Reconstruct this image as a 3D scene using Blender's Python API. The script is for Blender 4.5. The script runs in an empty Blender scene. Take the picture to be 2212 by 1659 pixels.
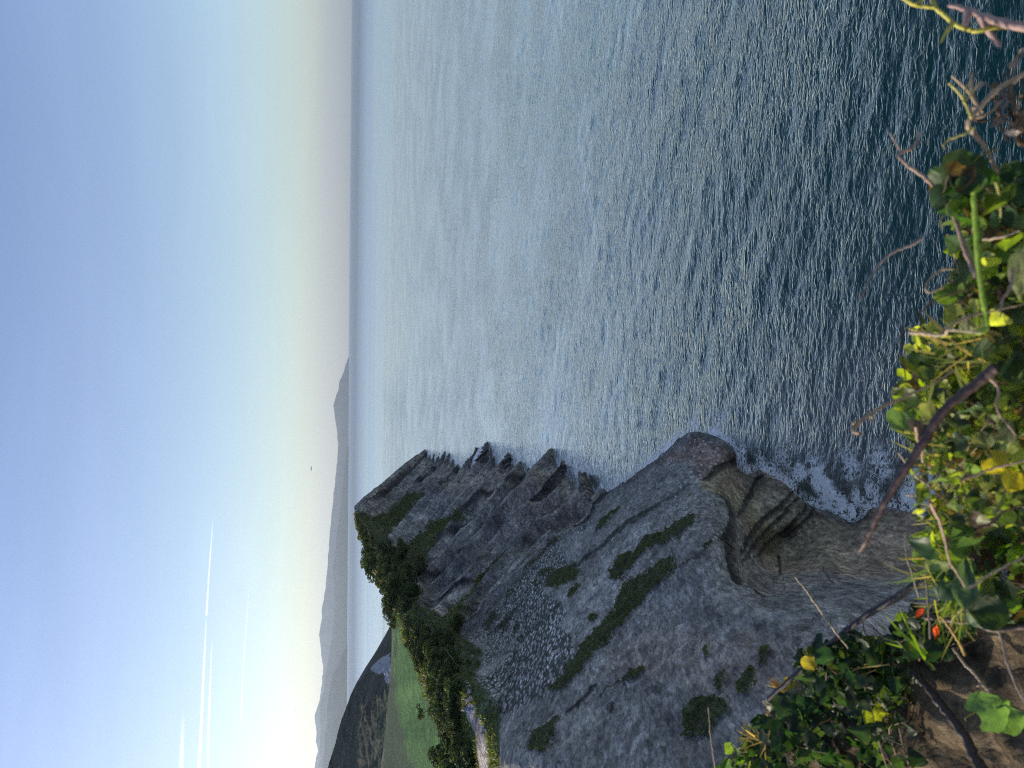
import bpy, math, random
import numpy as np
from mathutils import Matrix, Vector

# ------------------------------------------------------------------ scene, camera, sky, sun, exposure
S = bpy.context.scene
COL = S.collection
RNG = np.random.default_rng(7)
random.seed(7)
H = 45.0                      # eye height above the sea
FPX = 1597.6                  # focal length in pixels of the 2212 px wide picture
PITCH = math.radians(12.53)
ROLL = 0.0087
R3 = np.array([1.0, 0, 0])
U3 = np.array([0, math.sin(PITCH), math.cos(PITCH)])
F3 = np.array([0, math.cos(PITCH), -math.sin(PITCH)])
D3 = -U3 * math.cos(ROLL) + R3 * math.sin(ROLL)      # towards the picture's right edge (the photo lies on its side)
L3 = -R3 * math.cos(ROLL) - U3 * math.sin(ROLL)      # towards the picture's bottom edge
CAM = np.array([0, 0, H])

cd = bpy.data.cameras.new("camera")
cam = bpy.data.objects.new("camera", cd)
COL.objects.link(cam)
S.camera = cam
cd.sensor_fit = 'HORIZONTAL'
cd.sensor_width = 36
cd.lens = 26
cd.clip_start = 0.05
cd.clip_end = 200000
cd.dof.use_dof = True
cd.dof.focus_distance = 60
cd.dof.aperture_fstop = 5.2
M = Matrix.Identity(4)
for i in range(3):
    M[i][0] = D3[i]; M[i][1] = -L3[i]; M[i][2] = -F3[i]; M[i][3] = CAM[i]
cam.matrix_world = M

SUN_AZ = math.radians(-75)     # from +Y, negative = to the left of the view
SUN_EL = math.radians(16)
W = bpy.data.worlds.new("World")
S.world = W
W.use_nodes = True
nt = W.node_tree
for n in list(nt.nodes): nt.nodes.remove(n)
wo = nt.nodes.new('ShaderNodeOutputWorld')
bg = nt.nodes.new('ShaderNodeBackground')
sky = nt.nodes.new('ShaderNodeTexSky')
sky.sky_type = 'NISHITA'
sky.sun_disc = False
sky.sun_elevation = SUN_EL
sky.sun_rotation = SUN_AZ
sky.altitude = 50
sky.air_density = 1.0
sky.dust_density = 1.0
sky.ozone_density = 1.7
bg.inputs['Strength'].default_value = 0.15
tcw = nt.nodes.new('ShaderNodeTexCoord'); sxw = nt.nodes.new('ShaderNodeSeparateXYZ'); nt.links.new(tcw.outputs['Generated'], sxw.inputs[0])
rmp = nt.nodes.new('ShaderNodeValToRGB'); nt.links.new(sxw.outputs['Z'], rmp.inputs[0])
rmp.color_ramp.elements[0].position = 0.0; rmp.color_ramp.elements[0].color = (1.12, 1.10, 1.02, 1)
rmp.color_ramp.elements[1].position = 0.55; rmp.color_ramp.elements[1].color = (0.98, 0.93, 1.13, 1)
e_ = rmp.color_ramp.elements.new(0.10); e_.color = (1.04, 1.03, 1.02, 1)
e_ = rmp.color_ramp.elements.new(0.28); e_.color = (1.02, 0.95, 1.06, 1)
# uneven thin cirrus veil
mpw = nt.nodes.new('ShaderNodeMapping'); mpw.inputs['Scale'].default_value = (1.2, 1.2, 9.0); nt.links.new(tcw.outputs['Generated'], mpw.inputs['Vector'])
nzw = nt.nodes.new('ShaderNodeTexNoise'); nzw.inputs['Scale'].default_value = 2.2; nzw.inputs['Detail'].default_value = 6; nzw.inputs['Distortion'].default_value = 0.6
nt.links.new(mpw.outputs[0], nzw.inputs['Vector'])
mrw = nt.nodes.new('ShaderNodeMapRange'); nt.links.new(nzw.outputs['Fac'], mrw.inputs[0])
for i_, v_ in enumerate((0.42, 0.72, 0.985, 1.045)): mrw.inputs[i_ + 1].default_value = v_
gmul = nt.nodes.new('ShaderNodeVectorMath'); gmul.operation = 'MULTIPLY'; nt.links.new(sky.outputs[0], gmul.inputs[0]); nt.links.new(rmp.outputs[0], gmul.inputs[1])
gsc = nt.nodes.new('ShaderNodeVectorMath'); gsc.operation = 'SCALE'; nt.links.new(gmul.outputs[0], gsc.inputs[0]); nt.links.new(mrw.outputs[0], gsc.inputs['Scale'])
nt.links.new(gsc.outputs[0], bg.inputs[0])
nt.links.new(bg.outputs[0], wo.inputs[0])
ld = bpy.data.lights.new("sun", 'SUN')
ld.energy = 5.0
ld.angle = math.radians(0.5)
ld.color = (1.0, 0.88, 0.70)
sun = bpy.data.objects.new("sun", ld)
COL.objects.link(sun)
sd = Vector((math.sin(SUN_AZ) * math.cos(SUN_EL), math.cos(SUN_AZ) * math.cos(SUN_EL), math.sin(SUN_EL)))
sun.rotation_euler = (-sd).to_track_quat('-Z', 'Y').to_euler()
S.view_settings.view_transform = 'Standard'
S.view_settings.look = 'None'
S.view_settings.exposure = 0.46
S.view_settings.gamma = 1
S.render.engine = 'CYCLES'
S.cycles.use_denoising = False
S.cycles.filter_width = 1.15
S.cycles.use_adaptive_sampling = False
S.cycles.sample_clamp_indirect = 3.0
S.cycles.volume_bounces = 0
S.cycles.max_bounces = 6
S.cycles.transparent_max_bounces = 12

# ------------------------------------------------------------------ helpers
def ray(x, y):
    x = np.asarray(x, float); y = np.asarray(y, float)
    return F3 + D3 * ((x - 1106) / FPX)[..., None] + L3 * ((y - 829.5) / FPX)[..., None]
def at(x, y, s):
    return CAM + ray(x, y) * np.asarray(s, float)[..., None]
def s_of_z(x, y, z):
    return (z - H) / ray(x, y)[..., 2]
def pix(P):
    d = P - CAM
    s = d @ F3
    return 1106 + FPX * (d @ D3) / s, 829.5 + FPX * (d @ L3) / s

def hash3(ix, iy, iz, seed):
    h = (ix.astype(np.int64) * 374761393 + iy.astype(np.int64) * 668265263 + iz.astype(np.int64) * 2147483647 + seed * 974711) & 0xffffffff
    h = ((h ^ (h >> 13)) * 1274126177) & 0xffffffff
    h = (h ^ (h >> 16)) & 0xffffffff
    return h / 4294967295.0
def vnoise(P, seed=0):
    f = np.floor(P); t = P - f; t = t * t * (3 - 2 * t)
    i = f.astype(np.int64)
    r = 0
    for a in (0, 1):
        for b in (0, 1):
            for c in (0, 1):
                w = (t[..., 0] if a else 1 - t[..., 0]) * (t[..., 1] if b else 1 - t[..., 1]) * (t[..., 2] if c else 1 - t[..., 2])
                r = r + w * hash3(i[..., 0] + a, i[..., 1] + b, i[..., 2] + c, seed)
    return r * 2 - 1
def fbm(P, scale, octv=4, seed=0, gain=0.5):
    r = 0; a = 1; tot = 0
    Q = P / scale
    for k in range(octv):
        r = r + a * vnoise(Q, seed + k * 17); tot += a
        Q = Q * 2.03 + 11.7; a *= gain
    return r / tot

def in_poly(x, y, poly):
    inside = np.zeros(x.shape, bool)
    n = len(poly)
    for i in range(n):
        x1, y1 = poly[i]; x2, y2 = poly[(i + 1) % n]
        if y1 == y2: continue
        c = ((y1 > y) != (y2 > y)) & (x < (x2 - x1) * (y - y1) / (y2 - y1) + x1)
        inside ^= c
    return inside
def line_dist(x, y, pts):
    """distance, signed side and position 0..1 along a polyline"""
    pts = np.array(pts, float)
    L = np.r_[0, np.cumsum(np.hypot(*np.diff(pts, axis=0).T))]
    best = np.full(x.shape, 1e9); side = np.zeros(x.shape); tt = np.zeros(x.shape)
    for i in range(len(pts) - 1):
        a = pts[i]; d = pts[i + 1] - a; l2 = d @ d
        t = np.clip(((x - a[0]) * d[0] + (y - a[1]) * d[1]) / l2, 0, 1)
        dx = x - a[0] - t * d[0]; dy = y - a[1] - t * d[1]
        dd = np.hypot(dx, dy)
        m = dd < best
        best = np.where(m, dd, best)
        side = np.where(m, np.sign(d[0] * dy - d[1] * dx), side)
        tt = np.where(m, (L[i] + t * math.sqrt(l2)) / L[-1], tt)
    return best, side, tt
def poly_dist(x, y, poly):
    d, _, _ = line_dist(x, y, list(poly) + [poly[0]])
    return np.where(in_poly(x, y, poly), d, -d)
def sstep(a, b, x):
    t = np.clip((x - a) / (b - a), 0, 1)
    return t * t * (3 - 2 * t)
def mixc(c, new, m):
    return c * (1 - m[:, None]) + np.asarray(new) * m[:, None]

def crop(ox, oy, sc, pts):      # notes taken on enlarged crops, brought back to the 2212 px picture
    return [((ox + cx / sc) / 1.8227, (oy + cy / sc) / 1.8227) for cx, cy in pts]
C1 = lambda p: crop(1750, 2650, 6.637, p)
C2 = lambda p: crop(1200, 1650, 1.58, p)
C3 = lambda p: crop(1200, 2200, 2.013, p)
C4 = lambda p: crop(2400, 1600, 1.659, p)
C5 = lambda p: crop(2700, 2200, 1.6607, p)
C6 = lambda p: crop(1800, 2500, 2.011, p)
C8 = lambda p: crop(1200, 1200, 1.8433, p)
C9 = lambda p: crop(1350, 1900, 3.318, p)

def new_mesh(name, V, Fc, mat, parent=None, smooth=True, cols=None, attrs=None, vecs=None):
    if mat.name == 'rock_and_turf' and vecs is None: vecs = dict(tp=V, bedpos=V)
    V = np.asarray(V, np.float32); Fc = np.asarray(Fc, np.int32)
    me = bpy.data.meshes.new(name)
    me.vertices.add(len(V)); me.vertices.foreach_set('co', V.ravel())
    k = Fc.shape[1]
    me.loops.add(Fc.size); me.loops.foreach_set('vertex_index', Fc.ravel())
    me.polygons.add(len(Fc))
    me.polygons.foreach_set('loop_start', np.arange(0, Fc.size, k, dtype=np.int32))
    me.polygons.foreach_set('loop_total', np.full(len(Fc), k, np.int32))
    me.polygons.foreach_set('use_smooth', np.full(len(Fc), smooth))
    if cols is not None:
        a = me.attributes.new('Col', 'FLOAT_COLOR', 'POINT')
        a.data.foreach_set('color', np.c_[cols, np.ones(len(V))].astype(np.float32).ravel())
    for kx, v in (vecs or {}).items():
        a = me.attributes.new(kx, 'FLOAT_VECTOR', 'POINT')
        a.data.foreach_set('vector', np.asarray(v, np.float32).ravel())
    for kx, v in (attrs or {}).items():
        a = me.attributes.new(kx, 'FLOAT', 'POINT')
        a.data.foreach_set('value', np.asarray(v, np.float32).ravel())
    me.update(calc_edges=True)
    me.materials.append(mat)
    o = bpy.data.objects.new(name, me)
    COL.objects.link(o)
    if parent is not None: o.parent = parent
    return o
def grid_faces(nu, nv, flip=False):
    a = np.arange((nu - 1) * nv).reshape(nu - 1, nv)[:, :-1].ravel()
    q = np.c_[a, a + 1, a + nv + 1, a + nv]
    return q[:, ::-1] if flip else q
def tag(o, label=None, cat=None, group=None, kind=None):
    if label: o['label'] = label
    if cat: o['category'] = cat
    if group: o['group'] = group
    if kind: o['kind'] = kind
    return o
def empty(name, loc, rz=0.0):
    o = bpy.data.objects.new(name, None); COL.objects.link(o)
    o.location = loc; o.rotation_euler = (0, 0, rz)
    o.empty_display_size = 0.2
    return o
def sub_local(o, loc):
    """shift the mesh of o so that its origin sits at loc (top-level objects)"""
    co = np.empty(len(o.data.vertices) * 3, np.float32)
    o.data.vertices.foreach_get('co', co)
    co = co.reshape(-1, 3) - np.asarray(loc, np.float32)
    o.data.vertices.foreach_set('co', co.ravel()); o.data.update()
    o.location = loc
    return o

def mat_new(name):
    m = bpy.data.materials.new(name); m.use_nodes = True
    t = m.node_tree
    b = t.nodes['Principled BSDF']
    return m, t, b
def N(t, typ, **kw):
    n = t.nodes.new(typ)
    for k, v in kw.items(): setattr(n, k, v)
    return n
def mathn(t, op, a, b=None, clamp=False):
    n = t.nodes.new('ShaderNodeMath'); n.operation = op; n.use_clamp = clamp
    for i, v in enumerate((a, b)):
        if v is None: continue
        if isinstance(v, (int, float)): n.inputs[i].default_value = v
        else: t.links.new(v, n.inputs[i])
    return n.outputs[0]
def attr(t, name, out='Fac'):
    n = t.nodes.new('ShaderNodeAttribute'); n.attribute_name = name
    return n.outputs[out]
def noise(t, scale, detail=4, rough=0.55, vec=None, dist=0.0):
    n = t.nodes.new('ShaderNodeTexNoise')
    n.inputs['Scale'].default_value = scale; n.inputs['Detail'].default_value = detail
    n.inputs['Roughness'].default_value = rough; n.inputs['Distortion'].default_value = dist
    if vec is not None: t.links.new(vec, n.inputs['Vector'])
    return n.outputs['Fac']
def maprange(t, v, a, b, c, d):
    n = t.nodes.new('ShaderNodeMapRange')
    t.links.new(v, n.inputs[0])
    for i, q in enumerate((a, b, c, d)): n.inputs[i + 1].default_value = q
    return n.outputs[0]
def scalecol(t, col, fac):
    n = t.nodes.new('ShaderNodeVectorMath'); n.operation = 'SCALE'
    t.links.new(col, n.inputs[0]); t.links.new(fac, n.inputs['Scale'])
    return n.outputs[0]
def mixrgb(t, fac, a, b):
    n = t.nodes.new('ShaderNodeMix'); n.data_type = 'RGBA'
    if isinstance(fac, (int, float)): n.inputs[0].default_value = fac
    else: t.links.new(fac, n.inputs[0])
    for i, v in ((6, a), (7, b)):
        if isinstance(v, tuple): n.inputs[i].default_value = (*v, 1)
        else: t.links.new(v, n.inputs[i])
    return n.outputs[2]
def posn(t):
    return t.nodes.new('ShaderNodeNewGeometry').outputs['Position']
def bump(t, h, strength, dist, normal=None):
    n = t.nodes.new('ShaderNodeBump')
    n.inputs['Strength'].default_value = strength; n.inputs['Distance'].default_value = dist
    t.links.new(h, n.inputs['Height'])
    if normal is not None: t.links.new(normal, n.inputs['Normal'])
    return n.outputs[0]

def tps_fit(P, v, reg=0.0):
    P = np.asarray(P, float) / 500.0
    n = len(P)
    r = np.hypot(P[:, None, 0] - P[None, :, 0], P[:, None, 1] - P[None, :, 1])
    K = np.where(r > 0, r * r * np.log(r + 1e-12), 0) + reg * np.eye(n)
    A = np.zeros((n + 3, n + 3)); A[:n, :n] = K; A[:n, n] = 1; A[:n, n + 1:] = P
    A[n, :n] = 1; A[n + 1:, :n] = P.T
    w = np.linalg.solve(A, np.r_[v, 0, 0, 0])
    def f(x, y):
        q = np.stack([np.ravel(x), np.ravel(y)], 1) / 500.0
        out = np.empty(len(q))
        for i in range(0, len(q), 60000):
            c = q[i:i + 60000]
            r = np.hypot(c[:, None, 0] - P[None, :, 0], c[:, None, 1] - P[None, :, 1])
            out[i:i + 60000] = np.where(r > 0, r * r * np.log(r + 1e-12), 0) @ w[:n] + w[n] + c @ w[n + 1:]
        return out.reshape(np.shape(x))
    return f

# ------------------------------------------------------------------ materials
def rock_material():
    m, t, b = mat_new('rock_and_turf')
    p = attr(t, 'tp', 'Vector')
    col = attr(t, 'Col', 'Color')
    cob = attr(t, 'cob')
    veg = attr(t, 'veg')
    n1 = noise(t, 0.35, 8, 0.62, p)
    n2 = noise(t, 2.6, 6, 0.65, p)
    k1 = maprange(t, n1, 0.32, 0.68, 0.62, 1.32)
    k2 = maprange(t, n2, 0.34, 0.66, 0.55, 1.42)
    k3 = maprange(t, noise(t, 7.0, 5, 0.75, p), 0.32, 0.68, 0.52, 1.5)
    for sc_, lo, hi in ((1.0, 0.80, 1.22), (2.6, 0.70, 1.32)):
        vc = N(t, 'ShaderNodeTexVoronoi', feature='F1'); vc.inputs['Scale'].default_value = sc_
        wv = N(t, 'ShaderNodeVectorMath', operation='ADD'); wn = t.nodes.new('ShaderNodeTexNoise'); wn.inputs['Scale'].default_value = sc_ * 2; wn.inputs['Detail'].default_value = 3
        sw = N(t, 'ShaderNodeVectorMath', operation='SCALE'); sw.inputs['Scale'].default_value = 0.9 / sc_
        t.links.new(wn.outputs['Color'], sw.inputs[0]); t.links.new(sw.outputs[0], wv.inputs[0]); t.links.new(p, wv.inputs[1]); t.links.new(wv.outputs[0], vc.inputs['Vector'])
        sp_ = N(t, 'ShaderNodeSeparateColor'); t.links.new(vc.outputs['Color'], sp_.inputs[0])
        k3 = mathn(t, 'MULTIPLY', k3, maprange(t, sp_.outputs[0], 0, 1, lo, hi))
    bp = attr(t, 'bedpos', 'Vector'); bare = mathn(t, 'MULTIPLY', attr(t, 'bare'), mathn(t, 'ADD', 0.22, mathn(t, 'MULTIPLY', attr(t, 'headm'), 0.78)))
    s1 = noise(t, 1.3, 9, 0.68, bp, 0.25); s2 = noise(t, 5.5, 5, 0.65, bp)
    ks = mathn(t, 'MULTIPLY', maprange(t, s1, 0.34, 0.66, 0.60, 1.42), maprange(t, s2, 0.32, 0.68, 0.8, 1.22))
    ks = mathn(t, 'ADD', 1.0, mathn(t, 'MULTIPLY', mathn(t, 'SUBTRACT', ks, 1.0), bare))
    c = scalecol(t, col, mathn(t, 'MULTIPLY', mathn(t, 'MULTIPLY', mathn(t, 'MULTIPLY', k1, k2), k3), ks))
    # pale lichen specks
    v = N(t, 'ShaderNodeTexVoronoi', feature='F1'); v.inputs['Scale'].default_value = 1.6
    nv = N(t, 'ShaderNodeVectorMath', operation='ADD')
    t.links.new(p, nv.inputs[0])
    nn = t.nodes.new('ShaderNodeTexNoise'); nn.inputs['Scale'].default_value = 1.3; nn.inputs['Detail'].default_value = 3
    t.links.new(nn.outputs['Color'], nv.inputs[1]); t.links.new(nv.outputs[0], v.inputs['Vector'])
    sp = maprange(t, v.outputs['Distance'], 0.26, 0.18, 0, 1)
    patch = maprange(t, noise(t, 0.12, 3, 0.6, p), 0.45, 0.6, 0, 0.8)
    lich = mathn(t, 'MULTIPLY', mathn(t, 'MULTIPLY', sp, patch), attr(t, 'lich'), clamp=True)
    c = mixrgb(t, lich, c, (0.52, 0.51, 0.47))
    # cobbly nodules with turf in the gaps
    v2 = N(t, 'ShaderNodeTexVoronoi', feature='DISTANCE_TO_EDGE'); v2.inputs['Scale'].default_value = 2.1
    t.links.new(nv.outputs[0], v2.inputs['Vector'])
    v3 = N(t, 'ShaderNodeTexVoronoi', feature='F1'); v3.inputs['Scale'].default_value = 2.1
    t.links.new(nv.outputs[0], v3.inputs['Vector'])
    rnd = N(t, 'ShaderNodeSeparateColor'); t.links.new(v3.outputs['Color'], rnd.inputs[0])
    gap = maprange(t, mathn(t, 'ADD', v3.outputs['Distance'], mathn(t, 'MULTIPLY', rnd.outputs[1], 0.16)), 0.50, 0.60, 0, 1)
    cc = scalecol(t, c, maprange(t, rnd.outputs[0], 0, 1, 0.8, 1.35))
    cc = mixrgb(t, mathn(t, 'MULTIPLY', gap, 0.85), cc, (0.045, 0.05, 0.035))
    c = mixrgb(t, cob, c, cc)
    v5 = N(t, 'ShaderNodeTexVoronoi', feature='DISTANCE_TO_EDGE'); v5.inputs['Scale'].default_value = 0.42
    t.links.new(nv.outputs[0], v5.inputs['Vector'])
    seam = mathn(t, 'MULTIPLY', maprange(t, v5.outputs['Distance'], 0.0, 0.02, 0.55, 0), mathn(t, 'MULTIPLY', attr(t, 'lich'), maprange(t, n1, 0.45, 0.6, 0, 1)), clamp=True)
    c = mixrgb(t, seam, c, (0.05, 0.048, 0.045))
    t.links.new(c, b.inputs['Base Color'])
    b.inputs['Roughness'].default_value = 0.9
    b.inputs['Specular IOR Level'].default_value = 0.25
    dome = mathn(t, 'MULTIPLY', maprange(t, v2.outputs['Distance'], 0, 0.28, 0, 1), cob)
    nb = bump(t, dome, 1.0, 0.35)
    # cracks
    v4 = N(t, 'ShaderNodeTexVoronoi', feature='DISTANCE_TO_EDGE'); v4.inputs['Scale'].default_value = 0.5
    t.links.new(nv.outputs[0], v4.inputs['Vector'])
    nb = bump(t, maprange(t, v4.outputs['Distance'], 0.0, 0.03, 0, 1), 0.22, 0.12, nb)
    nb = bump(t, mathn(t, 'MULTIPLY', s1, bare), 0.9, 0.7, nb)
    nb = bump(t, n1, 0.6, 0.6, nb)
    nb = bump(t, n2, 0.8, 0.35, nb)
    t.links.new(nb, b.inputs['Normal'])
    return m
ROCK = rock_material()

def leaf_material(name, rough=0.45, trans=0.45, vary=0.25, scale=3.0, spec=0.5):
    m, t, b = mat_new(name)
    col = attr(t, 'Col', 'Color')
    p = posn(t)
    c = scalecol(t, col, maprange(t, noise(t, scale, 3, 0.6, p), 0.3, 0.7, 1 - vary, 1 + vary))
    t.links.new(c, b.inputs['Base Color'])
    b.inputs['Roughness'].default_value = rough
    b.inputs['Specular IOR Level'].default_value = spec
    tr = N(t, 'ShaderNodeBsdfTranslucent')
    n = t.nodes.new('ShaderNodeVectorMath'); n.operation = 'MULTIPLY'
    t.links.new(c, n.inputs[0]); n.inputs[1].default_value = (2.4, 2.3, 0.8)
    t.links.new(n.outputs[0], tr.inputs['Color'])
    mx = N(t, 'ShaderNodeMixShader'); mx.inputs[0].default_value = trans
    t.links.new(b.outputs[0], mx.inputs[1]); t.links.new(tr.outputs[0], mx.inputs[2])
    t.links.new(mx.outputs[0], t.nodes['Material Output'].inputs['Surface'])
    return m
FOLIAGE = leaf_material('shrub_foliage', 0.7, 0.25, 0.35, 1.2, 0.2)
LEAF = leaf_material('ivy_leaf', 0.46, 0.55, 0.3, 45.0, 0.4)
GRASSM = leaf_material('grass_blade', 0.55, 0.4, 0.2, 8.0)

def simple_mat(name, col, rough=0.8, nscale=20, var=0.3, bumpd=0.0, spec=0.3):
    m, t, b = mat_new(name)
    p = N(t, 'ShaderNodeTexCoord').outputs['Object']
    f = noise(t, nscale, 5, 0.6, p)
    rgb = N(t, 'ShaderNodeRGB'); rgb.outputs[0].default_value = (*col, 1)
    t.links.new(scalecol(t, rgb.outputs[0], maprange(t, f, 0.3, 0.7, 1 - var, 1 + var)), b.inputs['Base Color'])
    b.inputs['Roughness'].default_value = rough
    b.inputs['Specular IOR Level'].default_value = spec
    if bumpd: t.links.new(bump(t, f, 0.8, bumpd), b.inputs['Normal'])
    return m

# ------------------------------------------------------------------ the sea
def sea_material():
    m, t, b = mat_new('sea_water')
    p = posn(t)
    sed = attr(t, 'sed'); foam = attr(t, 'foam'); far = attr(t, 'far')
    base = mixrgb(t, sed, (0.003, 0.052, 0.036), (0.10, 0.105, 0.085))
    base = mixrgb(t, far, base, (0.015, 0.06, 0.08))  # distant water painted bluer, in place of reflected sky
    # ripples
    mp = N(t, 'ShaderNodeMapping'); mp.inputs['Scale'].default_value = (0.34, 1.0, 1.0)
    mp.inputs['Rotation'].default_value = (0, 0, 0.15)
    t.links.new(p, mp.inputs['Vector'])
    r1 = noise(t, 1.8, 3, 0.5, mp.outputs[0], 0.6)
    r2 = noise(t, 6.0, 3, 0.6, mp.outputs[0], 0.3)
    ridge = mathn(t, 'SUBTRACT', 1.0, mathn(t, 'ABSOLUTE', mathn(t, 'MULTIPLY', mathn(t, 'SUBTRACT', r1, 0.5), 4.0)))
    calm = maprange(t, noise(t, 0.035, 3, 0.6, p), 0.4, 0.6, 0.6, 1.1)
    nb = bump(t, mathn(t, 'MULTIPLY', ridge, calm), 0.65, 0.14)
    nb = bump(t, r2, 0.15, 0.05, nb)
    # calm slicks and wind streaks far out, as differences of roughness
    mp2 = N(t, 'ShaderNodeMapping'); mp2.inputs['Scale'].default_value = (0.0007, 0.004, 1.0); mp2.inputs['Rotation'].default_value = (0, 0, 0.12)
    t.links.new(p, mp2.inputs['Vector'])
    st = noise(t, 1.0, 5, 0.6, mp2.outputs[0], 0.8)
    rg = mathn(t, 'ADD', mathn(t, 'ADD', mathn(t, 'MULTIPLY', far, 0.16), mathn(t, 'MULTIPLY', attr(t, 'vfar'), 0.22)), maprange(t, st, 0.4, 0.65, 0.02, 0.14))
    # foam: torn, lacy net
    fn = noise(t, 1.5, 8, 0.72, p, 0.9)
    lace = mathn(t, 'SUBTRACT', 1.0, mathn(t, 'ABSOLUTE', mathn(t, 'MULTIPLY', mathn(t, 'SUBTRACT', fn, 0.5), 6.5)))
    big = noise(t, 0.22, 5, 0.6, p, 0.8)
    fm = mathn(t, 'ADD', mathn(t, 'MULTIPLY', lace, 0.55), mathn(t, 'MULTIPLY', big, 0.8))
    th = mathn(t, 'SUBTRACT', 1.17, mathn(t, 'MULTIPLY', foam, 0.78))
    mask = maprange(t, mathn(t, 'SUBTRACT', fm, th), -0.06, 0.10, 0, 1)
    mask = mathn(t, 'MULTIPLY', mask, maprange(t, foam, 0.02, 0.2, 0, 1), clamp=True)
    c = mixrgb(t, mask, base, (0.98, 0.93, 0.83))
    df = N(t, 'ShaderNodeBsdfDiffuse'); t.links.new(c, df.inputs['Color']); t.links.new(nb, df.inputs['Normal'])
    gl = N(t, 'ShaderNodeBsdfGlossy'); gl.inputs['Color'].default_value = (0.96, 0.97, 0.93, 1)
    t.links.new(rg, gl.inputs['Roughness']); t.links.new(nb, gl.inputs['Normal'])
    lw = N(t, 'ShaderNodeLayerWeight'); lw.inputs['Blend'].default_value = 0.5; t.links.new(nb, lw.inputs['Normal'])
    fr = mathn(t, 'ADD', 0.02, mathn(t, 'MULTIPLY', mathn(t, 'POWER', lw.outputs['Facing'], 4.6), 3.9))
    mp3 = N(t, 'ShaderNodeMapping'); mp3.inputs['Scale'].default_value = (0.0012, 0.02, 1.0); mp3.inputs['Rotation'].default_value = (0, 0, -0.5)
    t.links.new(p, mp3.inputs['Vector'])
    bands = maprange(t, noise(t, 1.0, 5, 0.62, mp3.outputs[0], 0.15), 0.35, 0.65, 0.90, 1.08)
    fr = mathn(t, 'MULTIPLY', mathn(t, 'MULTIPLY', fr, maprange(t, st, 0.38, 0.62, 0.84, 1.08)), bands)
    fr = mathn(t, 'MINIMUM', fr, maprange(t, attr(t, 'vfar'), 0, 1, 0.94, 0.44))
    fr = mathn(t, 'MULTIPLY', fr, mathn(t, 'SUBTRACT', 1.0, mathn(t, 'MULTIPLY', mask, 0.85)), clamp=True)
    mx = N(t, 'ShaderNodeMixShader'); t.links.new(fr, mx.inputs[0]); t.links.new(df.outputs[0], mx.inputs[1]); t.links.new(gl.outputs[0], mx.inputs[2])
    t.links.new(mx.outputs[0], t.nodes['Material Output'].inputs['Surface'])
    return m

FOAM_SPOTS = [  # x, y, radius px, strength
    (1575, 975, 40, .62), (1600, 990, 34, .7), (1560, 940, 60, .42), (1640, 1000, 45, .5), (1690, 985, 50, .4),
    (1770, 1035, 34, .95), (1790, 1065, 30, 1.0), (1760, 1010, 40, .6), (1815, 1085, 26, .95), (1842, 1108, 18, .95), (1850, 1075, 26, .8),
    (1880, 1060, 26, .6), (1835, 1010, 45, .5), (1900, 1000, 50, .45), (1965, 1072, 26, .95), (1995, 1090, 24, .9), (1980, 1040, 30, .8), (2010, 1050, 30, .7), (1785, 1045, 16, 1.3), (1800, 1070, 14, 1.3), (1838, 1100, 12, 1.3), (1975, 1075, 14, 1.3), (1765, 1025, 12, 1.2),
    (1730, 1020, 30, .7), (1700, 960, 90, .3), (1600, 900, 110, .2), (1500, 915, 40, .45), (1535, 895, 40, .35),
    (1245, 1018, 22, .6), (1270, 1032, 18, .6), (1300, 1052, 14, .6), (1050, 945, 16, .5), (1098, 975, 14, .5), (1118, 992, 14, .7),
    (990, 1000, 18, .5), (1000, 990, 14, .6), (935, 985, 14, .5), (960, 985, 16, .4), (905, 965, 10, .5), (1190, 985, 14, .4), (1230, 990, 18, .4)]
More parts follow.
